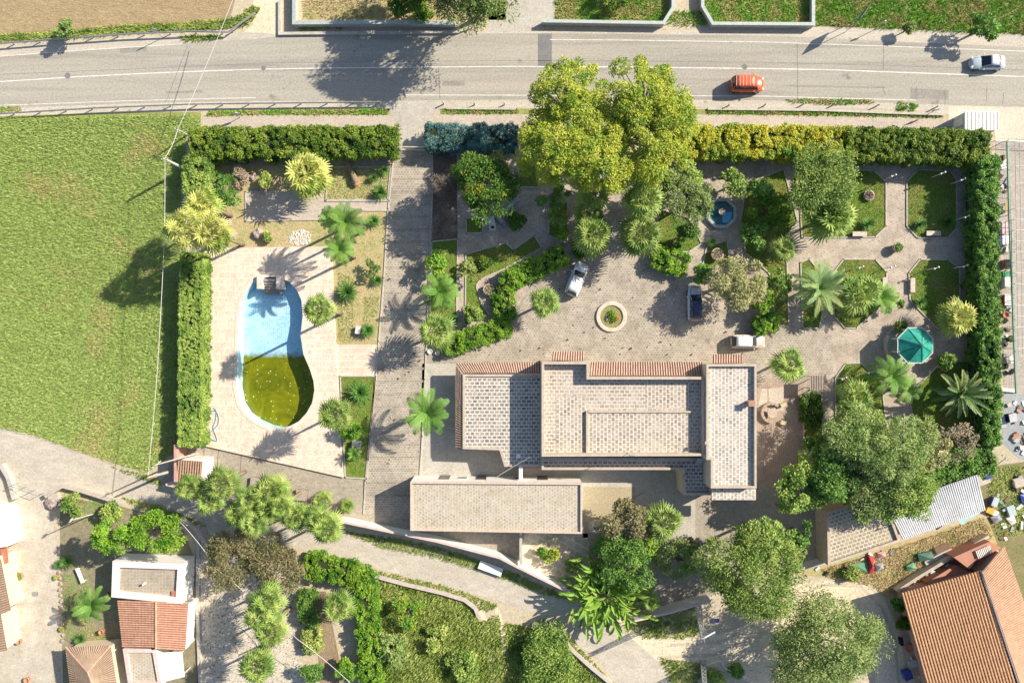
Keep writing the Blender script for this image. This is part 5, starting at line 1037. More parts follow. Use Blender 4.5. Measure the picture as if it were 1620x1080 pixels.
# ---------------------------------------------------------------- poles, cables, rails, bollards
m_pole = plain('concrete_pole', (.62, .60, .56), .85, 0, .2, 3); m_wpole = plain('wood_pole', (.50, .44, .38), .9, 0, .3, 3)
def pole(label, bx, by, tx, ty, h, r=.13, mat=None, arm=1.4, aang=0, name='utility_pole'):
    g = thing(name, label, 'pole', G(bx, by), 'utility poles'); a, b = G(bx, by), G(tx, ty, h); q = MB(); q.tube([a, a.lerp(b, .5), b], [r*1.25, r, r*.7], 10); q.build('mast', mat or m_pole, g)
    if arm: 
        q = MB(); q.box(b - Vector((0, 0, .3)), (arm, .09, .09), math.radians(aang))
        for s in (-1, 0, 1): c = b + Vector((math.cos(math.radians(aang))*s*arm*.42, math.sin(math.radians(aang))*s*arm*.42, 0)); q.tube([c - Vector((0, 0, .25)), c + Vector((0, 0, .05))], .05, 6)
        q.build('crossarm', m_pole, g)
    return g
pole('slender pole with a small crossarm beside the end of the roadside pavement', 297, 214, 281, 205, 2.5 + 1.5, .09, m_pole, 1.0, -20)
pole('thick white concrete pole leaning over the north end of the tall hedge', 293, 268, 259, 251, 6.2, .17, m_pole, .6, 20)
pole('long pale wooden pole crossing above the gatehouse', 312, 717, 246, 735, 9.0, .10, m_wpole, 1.2, 40)
pole('thick pale pole standing just left of the gatehouse', 276, 744, 234, 755, 6.0, .17, m_wpole, 0)
pole('slim pale pole above the shrubs on the lane corner', 150, 812, 111, 823, 5.5, .07, m_pole, .5, 60)
pole('short post between the gravel lot and the vine hedge', 452, 1003, 430, 1025, 4.5, .12, m_wpole, 0)
pole('small white T-shaped pole beside the metal shed', 1563, 745, 1592, 724, 3.2, .06, m_white, 1.0, -40)
pole('short pale pole below the annex wall', 650, 843, 642, 846, 3.0, .12, m_pole, 0)
g = thing('lattice_mast', 'grey lattice mast with a white crossarm at the end of the white wall', 'pole', G(1104, 955), 'utility poles'); a, b = G(1104, 955), G(1112, 1013, 9.3); q = MB()
def frame_(q, a, b, w0, w1, n):
    cs = [(-1, -1), (1, -1), (1, 1), (-1, 1)]; P_ = []
    for i in range(n+1): t = i/n; c = a.lerp(b, t); wv = (w0 + (w1-w0)*t)/2; P_.append([c + Vector((x*wv, y*wv, 0)) for x, y in cs])
    for k in range(4): q.tube([P_[0][k], P_[-1][k]], .05, 4)
    for i in range(n):
        for k in range(4): q.tube([P_[i][k], P_[i+1][(k+1) % 4]], .03, 4); q.tube([P_[i][k], P_[i][(k+1) % 4]], .03, 4)
frame_(q, a, b, .75, .35, 12); q.build('lattice', m_steel, g); q = MB(); q.box(a.lerp(b, .22) + Vector((.1, -.1, 0)), (1.1, .1, .1), .15); q.build('crossarm', m_white, g); q = MB(); q.box(a.lerp(b, .95) + Vector((.7, .4, 0)), (1.6, .16, .12), .5); q.build('crossarm', m_white, g)
g = thing('lattice_mast', 'short lattice mast cut by the bottom edge beside the low fence', 'pole', G(1112, 1062), 'utility poles'); q = MB(); frame_(q, G(1112, 1048), G(1115, 1085, 5), .6, .4, 7); q.build('lattice', m_steel, g)
m_cable = plain('cable', (.66, .64, .62), .6, 0, .05)
def cable(label, pts, r=.035):
    P_ = [G(*p) for p in pts]; full = []
    for a, b in zip(P_, P_[1:]):
        for i in range(8): t = i/8; full.append(a.lerp(b, t) - Vector((0, 0, .3*math.sin(math.pi*t))))
    full.append(P_[-1]); g = MB().tube(full, r, 5).build('cable', m_cable); tag(g, label, 'cable'); return g
cable('white overhead cable crossing the road from the top edge to the slender pole', [(376, -20, 7), (281, 205, 4.1)], .032)
cable('white overhead cable along the edge of the grass field', [(281, 205, 4.1), (261, 250, 6.2), (255, 480, 6.6), (234, 752, 6.1)], .028)
cable('thin white cable running diagonally over the gravel lot', [(286, 826, 5), (345, 902, 5), (410, 960, 5), (470, 1010, 5.2), (560, 1085, 5.2)], .028)
cable('thin cable from the villa roof over the yard to the annex', [(840, 722, 5), (786, 754, 3.9)], .03)
def rail(label, pts, h=.75, post=3.3, double=False):
    g = thing('guard_rail', label, 'guard rail', G(*pts[0]), 'guard rails'); P_ = [G(*p, h) for p in pts]
    q = MB()
    for a, b in zip(P_, P_[1:]): L_ = (b-a).length; q.box((a+b)/2, (L_, .10, .30), math.atan2(b.y-a.y, b.x-a.x))
    q.build('rail', m_steel, g, bevel=.02); tot = 0; nx = .4
    for a, b in zip(P_, P_[1:]):
        L_ = (b-a).length
        while nx < tot + L_: c = a.lerp(b, (nx-tot)/L_); MB().box((c.x, c.y + .12, h/2), (.12, .1, h+.1)).build('post', m_steel, g); nx += post
        tot += L_
rail('long steel guard rail on the north shoulder below the ploughed field', [(-30, 71), (0, 69), (100, 61), (200, 54), (300, 50), (361, 51)])
rail('short steel guard rail turning up beside the dirt track', [(361, 51), (404, 20)], post=2.5)
rail('long steel guard rail along the south shoulder left of the entrance', [(-30, 183), (0, 180), (150, 171), (300, 165), (405, 163.5), (602, 161.5)])
gb = [(702, 165), (751, 166), (798, 166), (1151, 168.5), (1208, 168), (1268, 167), (1317, 167), (1386, 168.5), (1431, 171), (1478, 171.5)]
lab = ['rusty post at the right side of the entrance drive', 'second roadside post right of the entrance drive', 'third roadside post right of the entrance drive', 'first roadside post right of the big yellow-green tree', 'second roadside post right of the big yellow-green tree', 'third roadside post right of the big yellow-green tree', 'fourth roadside post right of the big yellow-green tree', 'fifth roadside post right of the big yellow-green tree', 'sixth roadside post right of the big yellow-green tree', 'last roadside post before the white cabin']
src = None
for (x, y), l in zip(gb, lab):
    if src is None:
        c = G(x, y); q = MB(); q.tube([(0, 0, 0), (0, 0, .8)], [.10, .085], 8); q.tube([(0, 0, .8), (0, 0, .86)], [.11, .06], 8); src = q.build('roadside_post', m_curb); o = src
    else: o = src.copy(); sc.collection.objects.link(o)
    o.location = G(x, y); tag(o, l, 'bollard', 'stub posts along the roadside')
wall('kerb_wall', 'thin white kerb between the roadside posts and the ditch', [(1120, 172), (1300, 174), (1400, 178), (1494, 181)], .25, m_curb, m_curb, .2)
wall('kerb_wall', 'thin white kerb along the ditch right of the entrance drive', [(706, 171), (815, 172)], .25, m_curb, m_curb, .2)
def sign(name, label, bx, by, h, wd, ht, col, ang=0, round_=False, posts=1, cat='road sign'):
    g = thing(name, label, cat, G(bx, by)); a = G(bx, by); d = Vector((math.cos(ang), math.sin(ang), 0))
    for s in ([0] if posts == 1 else [-.35*wd, .35*wd]): MB().tube([a + d*s, a + d*s + Vector((0, 0, h))], .045, 6).build('post', m_steel, g)
    q = MB()
    if round_: n_ = Vector((-d.y, d.x, 0)); c = a + Vector((0, 0, h - wd/2)); q.tube([c - n_*.02, c + n_*.02], wd/2, 20)
    else: q.box(a + Vector((0, 0, h - ht/2)), (wd, .05, ht), ang)
    q.build('panel', col, g)
sign('billboard', 'large dark panel on posts leaning over the meadow edge', 1343, 43, 4.2, 2.2, 1.7, plain('dark_panel', (.10, .14, .16), .5), .95, False, 2, 'sign')
sign('road_sign', 'round sign on the north verge right of the large panel', 1384, 47, 2.4, .7, .7, m_steel, .1, True)
sign('road_sign', 'pair of round signs on the north shoulder above the guard rail', 258, 60, 2.6, .75, .7, m_steel, .3, True)
sign('road_sign', 'thin sign post left of the dark green meadow bush', 1508, 56, 1.9, .35, .5, m_steel, .4)
sign('road_sign', 'sign post on the pavement strip left of the white cabin', 1468, 181, 2.1, .9, .75, m_white, .2)
sign('road_sign', 'round mirror on a thin post in the pavement above the long hedge', 380, 186, 1.9, .9, .7, m_steel, .1, True)
g = thing('sliding_gate', 'white metal sliding gate across the driveway entrance', 'gate', G(656, 232)); a, b = G(626, 232, 1.6), G(684, 233, 1.6); q = MB()
q.tube([a, b], .05, 6); q.tube([a - Vector((0, 0, 1.45)), b - Vector((0, 0, 1.45))], .05, 6)
for i in range(30): c = a.lerp(b, i/29); q.tube([c, c - Vector((0, 0, 1.45))], .02, 4)
q.build('gate_frame', m_white, g)
for e in (a, b): MB().box((e.x, e.y, .9), (.4, .4, 1.8)).build('gate_pillar', m_white, g)
m_green = plain('green_rail', (.22, .36, .28), .6, 0, .2)
def fence(label, pts, h, post=2.5, mat=None, mesh_=True, th=.07, name='fence'):
    g = thing(name, label, 'fence', G(*pts[0])); P_ = [G(*p, h) for p in pts]; q = MB()
    for a, b in zip(P_, P_[1:]):
        q.box((a+b)/2, ((b-a).length, th, th), math.atan2(b.y-a.y, b.x-a.x))
        if mesh_:
            for z in (h*.25, h*.5, h*.75): q.tube([Vector((a.x, a.y, z)), Vector((b.x, b.y, z))], .012, 4)
    q.build('rail', mat or m_green, g)
    for a, b in zip(P_, P_[1:]):
        n = max(1, int((b-a).length/post))
        for i in range(n+1): c = a.lerp(b, i/n); MB().tube([(c.x, c.y, 0), (c.x, c.y, h+.05)], .04, 6).build('post', mat or m_green, g)
fence('green wire fence inside the dark strip at the east boundary', [(1532, 262), (1537, 480), (1543, 700)], 1.4, 4, None, True, .05)
fence('green top-railed fence between the nursery yard and its greenhouse frame', [(1594, 222), (1597, 340), (1604, 520), (1608, 622)], 1.5, 3, None, True, .22)
fence('metal railing closing the nursery yard at the pale apron', [(1575, 222), (1594, 222), (1660, 226)], 1.2, 3, m_steel, True, .06)
fence('thin railing along the east side of the pool deck hedge', [(325, 398), (318, 700)], .9, 5, m_white, False, .05)
fence('open metal gate across the lane entrance to the left yard', [(15, 768), (58, 783)], 1.5, 1.0, m_steel, True, .05, 'metal_gate')
fence('low white picket fence at the bottom centre', [(1115, 1052), (1142, 1044), (1145, 1056), (1185, 1074)], 1.0, .8, m_white, True, .06)
g = thing('greenhouse_frame', 'white metal greenhouse frame without cover at the right edge', 'greenhouse frame', G(1606, 400)); q = MB()
for i in range(14): y = 330 + i*17; q.tube([G(1606, y, 2.2), G(1650, y, 2.2)], .035, 4); q.tube([G(1606, y, 2.2), Vector((G(1606, y, 2.2).x, G(1606, y, 2.2).y, 0))], .035, 4)
for x in (1606, 1613, 1622): q.tube([G(x, 225, 2.2), G(x + 5, 560, 2.2)], .04, 4)
for y in (225, 262, 290): q.tube([G(1606, y, 2.2), G(1650, y, 2.2)], .035, 4)
q.build('frame', m_white, g)
# ---------------------------------------------------------------- garden furniture
mg = plain('gazebo_glass', (.04, .40, .30), .4, 0, .5, 1.6); mstone = plain('pink_stone_block', (.50, .40, .33), .85, 0, .25, 2)
g = thing('gazebo', 'octagonal gazebo with a green panelled roof on a stone platform', 'gazebo', G(1428, 545)); c = G(1429, 546); q = MB()
q.lathe([(0, .35), (2.75, .35), (2.75, 0)], (c.x, c.y, 0), 8, math.pi/8); q.build('platform', m_conc, g)
top = G(1440, 548, 3.2)
for k_ in range(8):
    t = math.pi/8 + k_*math.pi/4; MB().tube([(c.x + 2.1*math.cos(t), c.y + 2.1*math.sin(t), .3), (c.x + 2.1*math.cos(t), c.y + 2.1*math.sin(t), 2.7)], .08, 8).build('column', m_white, g)
    t2 = t + math.pi/4; r_ = 2.32; hh = 2.55; A = Vector((c.x + r_*math.cos(t), c.y + r_*math.sin(t), hh)); B = Vector((c.x + r_*math.cos(t2), c.y + r_*math.sin(t2), hh)); apex = Vector((c.x, c.y, 4.0))
    q = MB(); q.add([A, B, apex, A - Vector((0, 0, .06)), B - Vector((0, 0, .06))], [(0, 1, 2), (0, 3, 4, 1)]); q.build('roof_panel', mg, g)
    MB().tube([A, apex], .045, 5).build('roof_rib', plain('rib_green', (.02, .20, .16), .5) if k_ == 0 else bpy.data.materials['rib_green'], g)
MB().tube([(c.x + 2.34*math.cos(math.pi/8 + k_*math.pi/4), c.y + 2.34*math.sin(math.pi/8 + k_*math.pi/4), 2.56) for k_ in range(9)], .06, 5).build('roof_rim', m_white, g)
MB().lathe([(0, 4.35), (.12, 4.2), (.18, 3.98)], (c.x, c.y, 0), 10).build('finial', m_steel, g)
q = MB(); r1_, r0_ = 2.55, 2.35
for k_ in range(6):
    t = math.pi*.9 + k_*math.pi/4*.0 + k_*.35 ; q.box((c.x + 2.45*math.cos(t), c.y + 2.45*math.sin(t), .6), (.9, .28, .5), t + math.pi/2)
q.build('low_bench', m_conc, g)
def pot(name, label, px, py, r=.45, h=.5, mat=None, fill=True, cat='planter', plant='bright', n=60):
    g = thing(name, label, cat, G(px, py)); c = G(px, py, h); q = MB(); q.lathe([(r*.7, 0), (r*.95, h*.7), (r*1.05, h*.75), (r*1.05, h), (r*.82, h), (r*.8, h*.7), (0, h*.68)], (c.x, c.y, 0), 20); q.build('bowl', mat or mstone, g, True)
    if fill: A = np.array([[c.x + dx*r*.45, c.y + dy*r*.45, h*.9] for dx, dy in ((0, 0), (1, 0), (-1, 0), (0, 1), (0, -1))]); npmesh('plant', clump_leaves(A, np.full(5, r*.62), n, .2, .09), 4, LV[plant], g)
m_clay = plain('clay', (.50, .24, .14), .85, 0, .2, 3)
pot('stone_planter', 'round stone planter on the curved path of the west kerbed bed', 773, 458, .7, .7, None, True, plant='pink')
pot('stone_planter', 'round stone planter with red flowers below the fountain', 1135, 402, .75, .8, None, True, plant='pink')
pot('stone_planter', 'round mossy planter in the middle of the crossing paths', 1422, 391, .62, .9, m_conc, True, plant='light', n=120)
pot('stone_planter', 'round stone ring planter in the upper left lawn bed', 1375, 309, .65, .4, None, True, plant='dead')
pot('clay_pot', 'tall clay pot lying near the hipped roof in the front garden', 159, 1000, .3, .7, m_clay, False)
pot('clay_pot', 'clay pot by the white-roofed corner at the left edge', 18, 842, .4, .6, m_clay, True, plant='dead')
pot('clay_pot', 'large clay planter beside the pink terrace', 28, 912, .55, .5, m_clay, True, plant='weeds')
pot('clay_pot', 'clay pot south of the pink terrace on the pale flags', 28, 1015, .35, .5, m_clay, False)
pot('clay_pot', 'clay pot at the bottom left among the pale flags', 41, 1076, .35, .5, m_clay, False)
pot('clay_pot', 'clay pot on the stone edge of the front garden, upper', 88, 913, .3, .4, m_clay, True, plant='weeds')
pot('clay_pot', 'clay pot on the stone edge of the front garden, lower', 97, 995, .3, .4, m_clay, True, plant='weeds')
pot('black_pot', 'terracotta and black round pot in the nursery yard', 1592, 498, .4, .6, m_clay, False)
pot('black_pot', 'dark pot in the nursery yard south of the terracotta one', 1600, 536, .4, .6, m_tyre, True, plant='feather')
pot('tyre_planter', 'upper tyre planter beside the orange-tiled house', 1426, 986, .45, .3, m_tyre, True, plant='weeds')
pot('tyre_planter', 'lower clay ring planter beside the orange-tiled house', 1439, 1025, .5, .4, m_clay, False)
g = thing('flower_bed_ring', 'round kerbed flower bed in the middle of the forecourt', 'flower bed', G(967, 501)); c = G(967, 501); q = MB()
q.lathe([(1.42, .0), (1.44, .22), (1.50, .25), (1.88, .25), (1.94, .2), (1.94, 0)], (c.x, c.y, 0), 48); q.build('stone_ring', plain('pale_ring', (.66, .56, .46), .85, 0, .25, 1.5), g)
q = MB(); q.lathe([(0, .14), (1.43, .10)], (c.x, c.y, 0), 32); q.build('soil', ground('bed_soil', (.32, .26, .13), (.20, .24, .07), None, 1.5, 6, .6), g)
A = np.array([[c.x, c.y + .1, .3], [c.x + .3, c.y - .3, .25], [c.x + .1, c.y + .45, .3], [c.x - .2, c.y - .1, .25]]); npmesh('plant', clump_leaves(A, np.full(4, .42), 90, .26, .09), 4, LV['bright'], g)
A = np.array([[c.x + .75, c.y - .05, .2], [c.x + .7, c.y - .4, .2], [c.x + .85, c.y - .25, .2]]); npmesh('flowers', clump_leaves(A, np.full(3, .17), 30, .12, .1), 4, plain('orange_petals', (.75, .22, .08), .6), g)
for dx, dy, r_ in ((-.55, -.35, .17), (-.6, .12, .13)): MB().ico((c.x+dx, c.y+dy, .18), r_, .7, .1).build('white_stone', m_white, g, True)
g = thing('fountain', 'octagonal stone fountain basin with blue water on one side', 'fountain', G(1140, 338)); c = G(1140, 338); q = MB()
q.lathe([(2.05, 0), (2.05, .45), (1.98, .5), (1.62, .5), (1.60, .15), (0, .12)], (c.x, c.y, 0), 8, math.pi/8); q.build('basin', plain('basin_stone', (.40, .44, .42), .85, 0, .35, 1.5), g)
q = MB(); q.lathe([(0, .26), (1.56, .26)], (c.x, c.y, 0), 8, math.pi/8); q.build('water', plain('fountain_water', (.03, .12, .14), .1), g)
q = MB(); q.add([(c.x+.15, c.y+.1, .3), (c.x+.15, c.y-1.2, .3), (c.x+.75, c.y-1.25, .3), (c.x+1.35, c.y-.6, .3), (c.x+1.35, c.y+.15, .3)], [(0, 1, 2, 3, 4)]); q.build('blue_floor', plain('blue_tile', (.06, .40, .66), .4), g)
q = MB(); q.lathe([(.14, 0), (.14, .6), (.42, .8), (.45, .86), (.3, .84), (0, .78)], (c.x-.1, c.y+.1, 0), 14); q.build('bowl', mstone, g, True)
g = thing('stone_well', 'round stone well with an iron lid opening on the rear yard', 'well', G(943, 833)); c = G(943, 833); q = MB()
q.lathe([(.95, 0), (.95, .06), (.62, .1), (.62, .7), (.58, .75), (.32, .75), (.30, .2), (0, .1)], (c.x, c.y, 0), 24); q.build('well_ring', m_conc, g)
q = MB(); q.lathe([(0, .5), (.31, .5)], (c.x, c.y, 0), 20); q.build('well_opening', m_tyre, g)
def bench(label, px, py, ang):
    g = thing('stone_bench', label, 'bench', (0, 0, 0), 'stone benches of the east garden'); MB().box((0, 0, .45), (1.8, .6, .1)).build('seat', plain('bench_stone', (.60, .52, .44), .8) if 'bench_stone' not in bpy.data.materials else bpy.data.materials['bench_stone'], g, bevel=.02)
    for s in (-.65, .65): MB().box((s, 0, .2), (.18, .5, .4)).build('leg', bpy.data.materials['bench_stone'], g)
    g.location = G(px, py, .45) * 1; g.location.z = 0; g.rotation_euler = (0, 0, math.radians(ang))
bench('stone bench at the foot of the upper left lawn bed', 1360, 370, 0); bench('stone bench at the foot of the upper right lawn bed', 1477, 369, 0)
bench('stone bench left of the lower crossing path', 1400, 450, 90); bench('stone bench right of the lower crossing path', 1444, 451, 90)
def lamp(label, px, py, h=2.4, n=2):
    g = thing('garden_lamp', label, 'lamp post', G(px, py), 'garden lamp posts'); a = G(px, py); q = MB(); q.tube([a, a + Vector((0, 0, h))], .05, 6)
    for s in (-1, 1): q.tube([a + Vector((0, 0, h-.25)), a + Vector((.25*s, .1*s, h-.05))], .03, 5)
    q.build('post', m_white, g)
    for s in (-1, 1): MB().ico(a + Vector((.25*s, .1*s, h)), .13, 1, 0).build('globe', m_white, g, True)
for l, x, y in (('garden lamp post at the left corner of the upper path mouth', 1397, 285), ('garden lamp post in the top of the upper right bed', 1473, 281), ('garden lamp post in the shade of the upper right bed', 1504, 291), ('garden lamp post by the fence side of the upper right bed', 1510, 348), ('garden lamp post behind the stone bench left of the crossing', 1396, 425), ('garden lamp post between the two benches in the lower right bed', 1463, 427), ('garden lamp post in the shaded edge of the lower right bed', 1508, 424), ('garden lamp post at the top of the date palm bed', 1347, 426), ('garden lamp post left of the gazebo in the lower left bed', 1362, 588), ('garden lamp post on the path corner by the slatted roof', 1321, 597)): lamp(l, x, y)
g = thing('barbecue', 'grey masonry barbecue with stepped counters under the dark tree', 'barbecue', G(795, 330)); mk = plain('grey_masonry', (.34, .34, .36), .85, 0, .3, 2)
for (x, y, wx, wy, h_, a_) in ((808, 325, 2.6, .5, .8, .72), (803, 331, 2.4, .5, .55, .72), (789, 345, .5, 1.5, .8, .72), (795, 350, .5, 1.3, .5, .72)): q = MB(); c = G(x, y, h_); q.box((c.x, c.y, h_/2), (wx, wy, h_), a_); q.build('counter', mk, g, bevel=.02)
c = G(778, 353, 1.6); q = MB(); q.box((c.x, c.y, .8), (.85, 1.6, 1.6), .2); q.build('chimney_block', plain('pale_masonry', (.50, .50, .50), .85), g, bevel=.03); q = MB(); q.tube([(c.x+.1, c.y-.5, 1.6), (c.x+.1, c.y-.5, 1.63)], .2, 12); q.build('flue_hole', m_tyre, g)
g = thing('palm_log', 'old palm trunk lying on the small lawn', 'log', G(553, 275)); q = MB(); a, b = G(544, 242, .3), G(563, 288, .45); q.tube([a, a.lerp(b, .3), a.lerp(b, .7), b, b.lerp(a, -.04)], [.25, .3, .34, .42, .3], 12); q.build('log', m_bark2, g, True)
MB().ico(b, .5, .5, .25, 3).build('root_end', m_clay, g)
def rock(label, px, py, r, mat, seed, sq=.7, name='boulder', cat='boulder'): o = MB().ico(G(px, py, r*.1), r, sq, .25, seed, 9).build(name, mat); tag(o, label, cat, 'boulders')
m_rock = plain('rock', (.42, .34, .30), .9, 0, .4, 3)
for i, (x, y, r_, l) in enumerate(((386, 283, .7, 'pinkish boulder beside the dry shrub heap'), (400, 280, .55, 'small pinkish boulder at the right of the dry shrub heap'), (408, 369, .75, 'brown boulder on the dry garden above the pool deck'), (417, 373, .45, 'grey boulder next to the brown one above the pool deck'), (368, 372, .6, 'grey boulder at the corner of the yellow palms'), (362, 352, .5, 'grey boulder under the right yellow palm'), (84, 795, .9, 'pale boulder in the front garden corner'), (417, 302, .5, 'grey boulder on the shaded patio edge'))): rock(l, x, y, r_, m_rock, i)
mo = plain('white_block', (.72, .68, .62), .8)
q = MB()
for i in range(13): y = 905 + i*9; c = G(94 + (i % 3) + i*.4, y); q.ico((c.x, c.y, 0), .28, .8, .3, i, 7)
tag(q.build('stone_edging', m_rock), 'row of pale stones edging the front garden', 'stone edging', kind='stuff')
def obox(name, label, px, py, sx, sy, sz, ang, mat, cat, top=None, legs=False):
    g = thing(name, label, cat, G(px, py)); c = G(px, py, sz)
    if legs:
        MB().box((c.x, c.y, sz-.04), (sx, sy, .08), math.radians(ang)).build('top', mat, g, bevel=.02)
        for a_ in (-1, 1):
            for b_ in (-1, 1): v = Matrix.Rotation(math.radians(ang), 3, 'Z') @ Vector((a_*sx*.42, b_*sy*.42, 0)); MB().box((c.x+v.x, c.y+v.y, (sz-.08)/2), (.08, .08, sz-.08), math.radians(ang)).build('leg', mat, g)
    else:
        MB().box((c.x, c.y, sz*.45), (sx, sy, sz*.9), math.radians(ang)).build('body', mat, g, bevel=.03)
        MB().box((c.x, c.y, sz*.95), (sx*1.06, sy*1.06, sz*.1), math.radians(ang)).build('lid', top or mat, g, bevel=.02)
    return g
m_blue = plain('blue_plastic', (.05, .08, .32), .4); m_yel = plain('yellow_plastic', (.65, .42, .05), .5); m_tgreen = plain('green_tarp', (.14, .34, .20), .6); m_redp = plain('red_sheet', (.52, .05, .06), .5); m_aqua = plain('aqua_plastic', (.46, .54, .55), .5)
obox('stone_box', 'grey stone box on the lawn east of the pool', 563, 705, 1.0, 1.2, .7, -5, mk, 'box')
obox('brick_block', 'small red and white block beside the spiky plant west of the driveway', 566, 522, .6, .9, .6, -8, m_clay, 'block', m_white)
obox('wooden_shelter', 'wooden slatted roof cover at the top of the planted trough', 1292, 605, 1.6, 1.7, 1.9, 0, m_wood, 'slatted roof', m_conc_pink, True)
q = MB(); c = G(1292, 605, 1.95)
for i in range(8): q.box((c.x - .75 + i*.21, c.y, 1.95), (.1, 1.75, .06))
o = q.build('slats', plain('grey_slat', (.45, .38, .32), .8), bpy.data.objects['wooden_shelter'])
g = thing('stone_table', 'round stone table on the brown terrace right of the villa', 'table', G(1222, 653)); c = G(1222, 653, .7); q = MB(); q.lathe([(.2, 0), (.2, .6), (.55, .66), (.62, .74), (0, .75)], (c.x, c.y, 0), 16); q.build('table_top', mstone, g)
q = MB()
for k_ in range(9): t = 1.0 + k_*.45; q.box((c.x + 1.15*math.cos(t), c.y + 1.15*math.sin(t), .25), (.32, .52, .5), t)
q.build('ring_bench', plain('bench_stone_b', (.42, .33, .26), .85), g)
obox("stone_stool", 'small yellowish stone seat above right of the round stone table', 1240, 640, .8, .5, .45, 20, plain('yellow_stone', (.58, .48, .28), .8), 'stool', None, True)
obox("stone_stool", 'small yellowish stone seat below right of the round stone table', 1240, 669, .7, .5, .45, -15, bpy.data.materials['yellow_stone'], 'stool', None, True)
obox("park_bench", 'white and red bench in the front garden left of the blue-grey shade', 126, 910, .5, 2.0, .5, 22, m_white, 'bench', None, True)
obox('washing_rack', 'white slatted lounger beside the pink terrace', 13, 997, 1.3, 1.5, .6, 12, m_white, 'lounger', None, True)
obox('rubble_stand', 'pinkish slab leaning by the front garden wall', 84, 787, 1.2, .9, .6, 15, m_conc_pink, 'slab')
obox('drain_cover', 'square metal drain cover on the pale flags', 55, 939, .6, .5, .12, 0, m_tyre, 'drain cover', m_steel)
obox('blue_trough', 'pale blue-white skip lying at the lane edge below the white wall', 776, 899, 2.9, 1.0, .55, -20, m_aqua, 'skip', m_white)
obox('compost_frame', 'left square wooden compost frame behind the lane palms', 404, 763, 1.3, 1.2, .5, -8, m_wood, 'planter frame', m_yard)
obox('compost_frame', 'right square wooden compost frame behind the lane palms', 477, 783, 1.4, 1.3, .5, -5, m_wood, 'planter frame', m_yard)
q = MB(); c = G(457, 780)
for k_ in range(4): q.tube([(c.x + (.55 + .08*k_)*math.cos(t*.33) + .1*k_, c.y + (.5 + .05*k_)*math.sin(t*.33), .05 + .05*k_) for t in range(20)], .03, 5)
tag(q.build('hose_coil', plain('yellow_hose', (.6, .45, .2), .6)), 'yellowish coiled hose behind the lane palms', 'hose')
P_ = [(322, 648), (328, 657), (336, 650), (343, 652), (346, 665), (342, 675), (333, 683), (331, 690), (337, 696), (343, 697), (341, 688), (337, 676), (341, 664), (342, 650), (337, 645)]
q = MB(); ctrl = [G(x, y, .34) for x, y in P_]; full = []
for i in range(len(ctrl)-1):
    p0, p1, p2, p3 = ctrl[max(i-1, 0)], ctrl[i], ctrl[i+1], ctrl[min(i+2, len(ctrl)-1)]
    for k_ in range(6): t = k_/6; full.append(.5*((2*p1) + (p2-p0)*t + (2*p0-5*p1+4*p2-p3)*t*t + (3*p1-p0-3*p2+p3)*t**3))
tag(q.tube(full, .05, 6).build('hose', plain('blue_hose', (.12, .28, .42), .5)), 'blue hose lying in loops on the pool deck', 'hose')
def tarp(name, label, pts, h, mat, cat, seed=0):
    q = MB(); rs = random.Random(seed); A = [G(x, y, h*rs.uniform(.4, 1)) for x, y in pts]; c = sum(A, Vector())/len(A) + Vector((0, 0, h*.5)); n = len(A); lo = [Vector((a.x, a.y, .0)) for a in A]
    q.add([c] + A + lo, [(0, 1+i, 1+(i+1) % n) for i in range(n)] + [(1+i, 1+n+i, 1+n+(i+1) % n, 1+(i+1) % n) for i in range(n)]); o = q.build(name, mat); tag(o, label, cat)
tarp('tarpaulin', 'green tarpaulin on the ground below the sandy paved outbuilding', [(1343, 893), (1372, 888), (1374, 905), (1350, 900)], .3, m_tgreen, 'tarpaulin', 1)
tarp('red_board', 'dark red board standing beside the green tarpaulin', [(1375, 880), (1382, 880), (1382, 906), (1375, 907)], .7, m_redp, 'board', 2)
tarp('cloth_heap', 'grey cloth heap right of the red board', [(1384, 892), (1396, 889), (1398, 898), (1388, 904)], .5, mk, 'heap', 3)
tarp('cloth_heap', 'pink quilt heap beside the sandy paved outbuilding', [(1388, 874), (1400, 871), (1402, 880), (1390, 883)], .5, plain('pink_cloth', (.6, .34, .32), .9), 'heap', 4)
tarp('tarpaulin', 'dark green tarpaulin over a stack in the dry grass', [(1452, 876), (1474, 872), (1478, 884), (1455, 888)], .6, plain('dark_green_tarp', (.07, .16, .11), .6), 'tarpaulin', 5)
tarp('tarpaulin', 'small green sheet left of the terrace of the orange-tiled house', [(1434, 895), (1445, 889), (1450, 899), (1436, 903)], .5, m_tgreen, 'tarpaulin', 6)
tarp('turf_heap', 'olive mat beside the green tarpaulin', [(1320, 903), (1342, 895), (1344, 907), (1324, 914)], .25, plain('olive_mat', (.22, .26, .08), .9), 'mat', 7)
obox('pallet', 'white framed panel leaning in the dry grass near the terrace', 1492, 867, 1.9, .8, .5, 24, m_white, 'panel', m_wood)
obox('plank_stack', 'long plank stack along the boundary wall of the orange-tiled house', 1485, 880, 3.6, .5, .4, 28, m_conc_pink, 'planks', m_curb)
obox('plastic_chair', 'white plastic chair on the orange terrace', 1500, 896, .5, .5, .5, 30, m_white, 'chair', None, True)
obox('plastic_table', 'white plastic table at the foot of the boundary wall', 1430, 928, .8, .6, .6, 25, m_white, 'table', None, True)
obox('plastic_tub', 'white tub beside the plastic table', 1442, 931, .5, .5, .5, 10, m_white, 'tub')
obox('storage_box', 'blue storage box beside the orange-tiled house', 1437, 1068, 1.0, 1.1, .7, 20, m_blue, 'box')
obox('plastic_sack', 'pale sack beside the orange-tiled house above the blue box', 1446, 1050, .9, .8, .5, 20, m_aqua, 'sack')
obox('dark_crate', 'dark crate leaning by the tyre planter', 1427, 1015, .4, .9, .5, 10, m_tyre, 'crate')
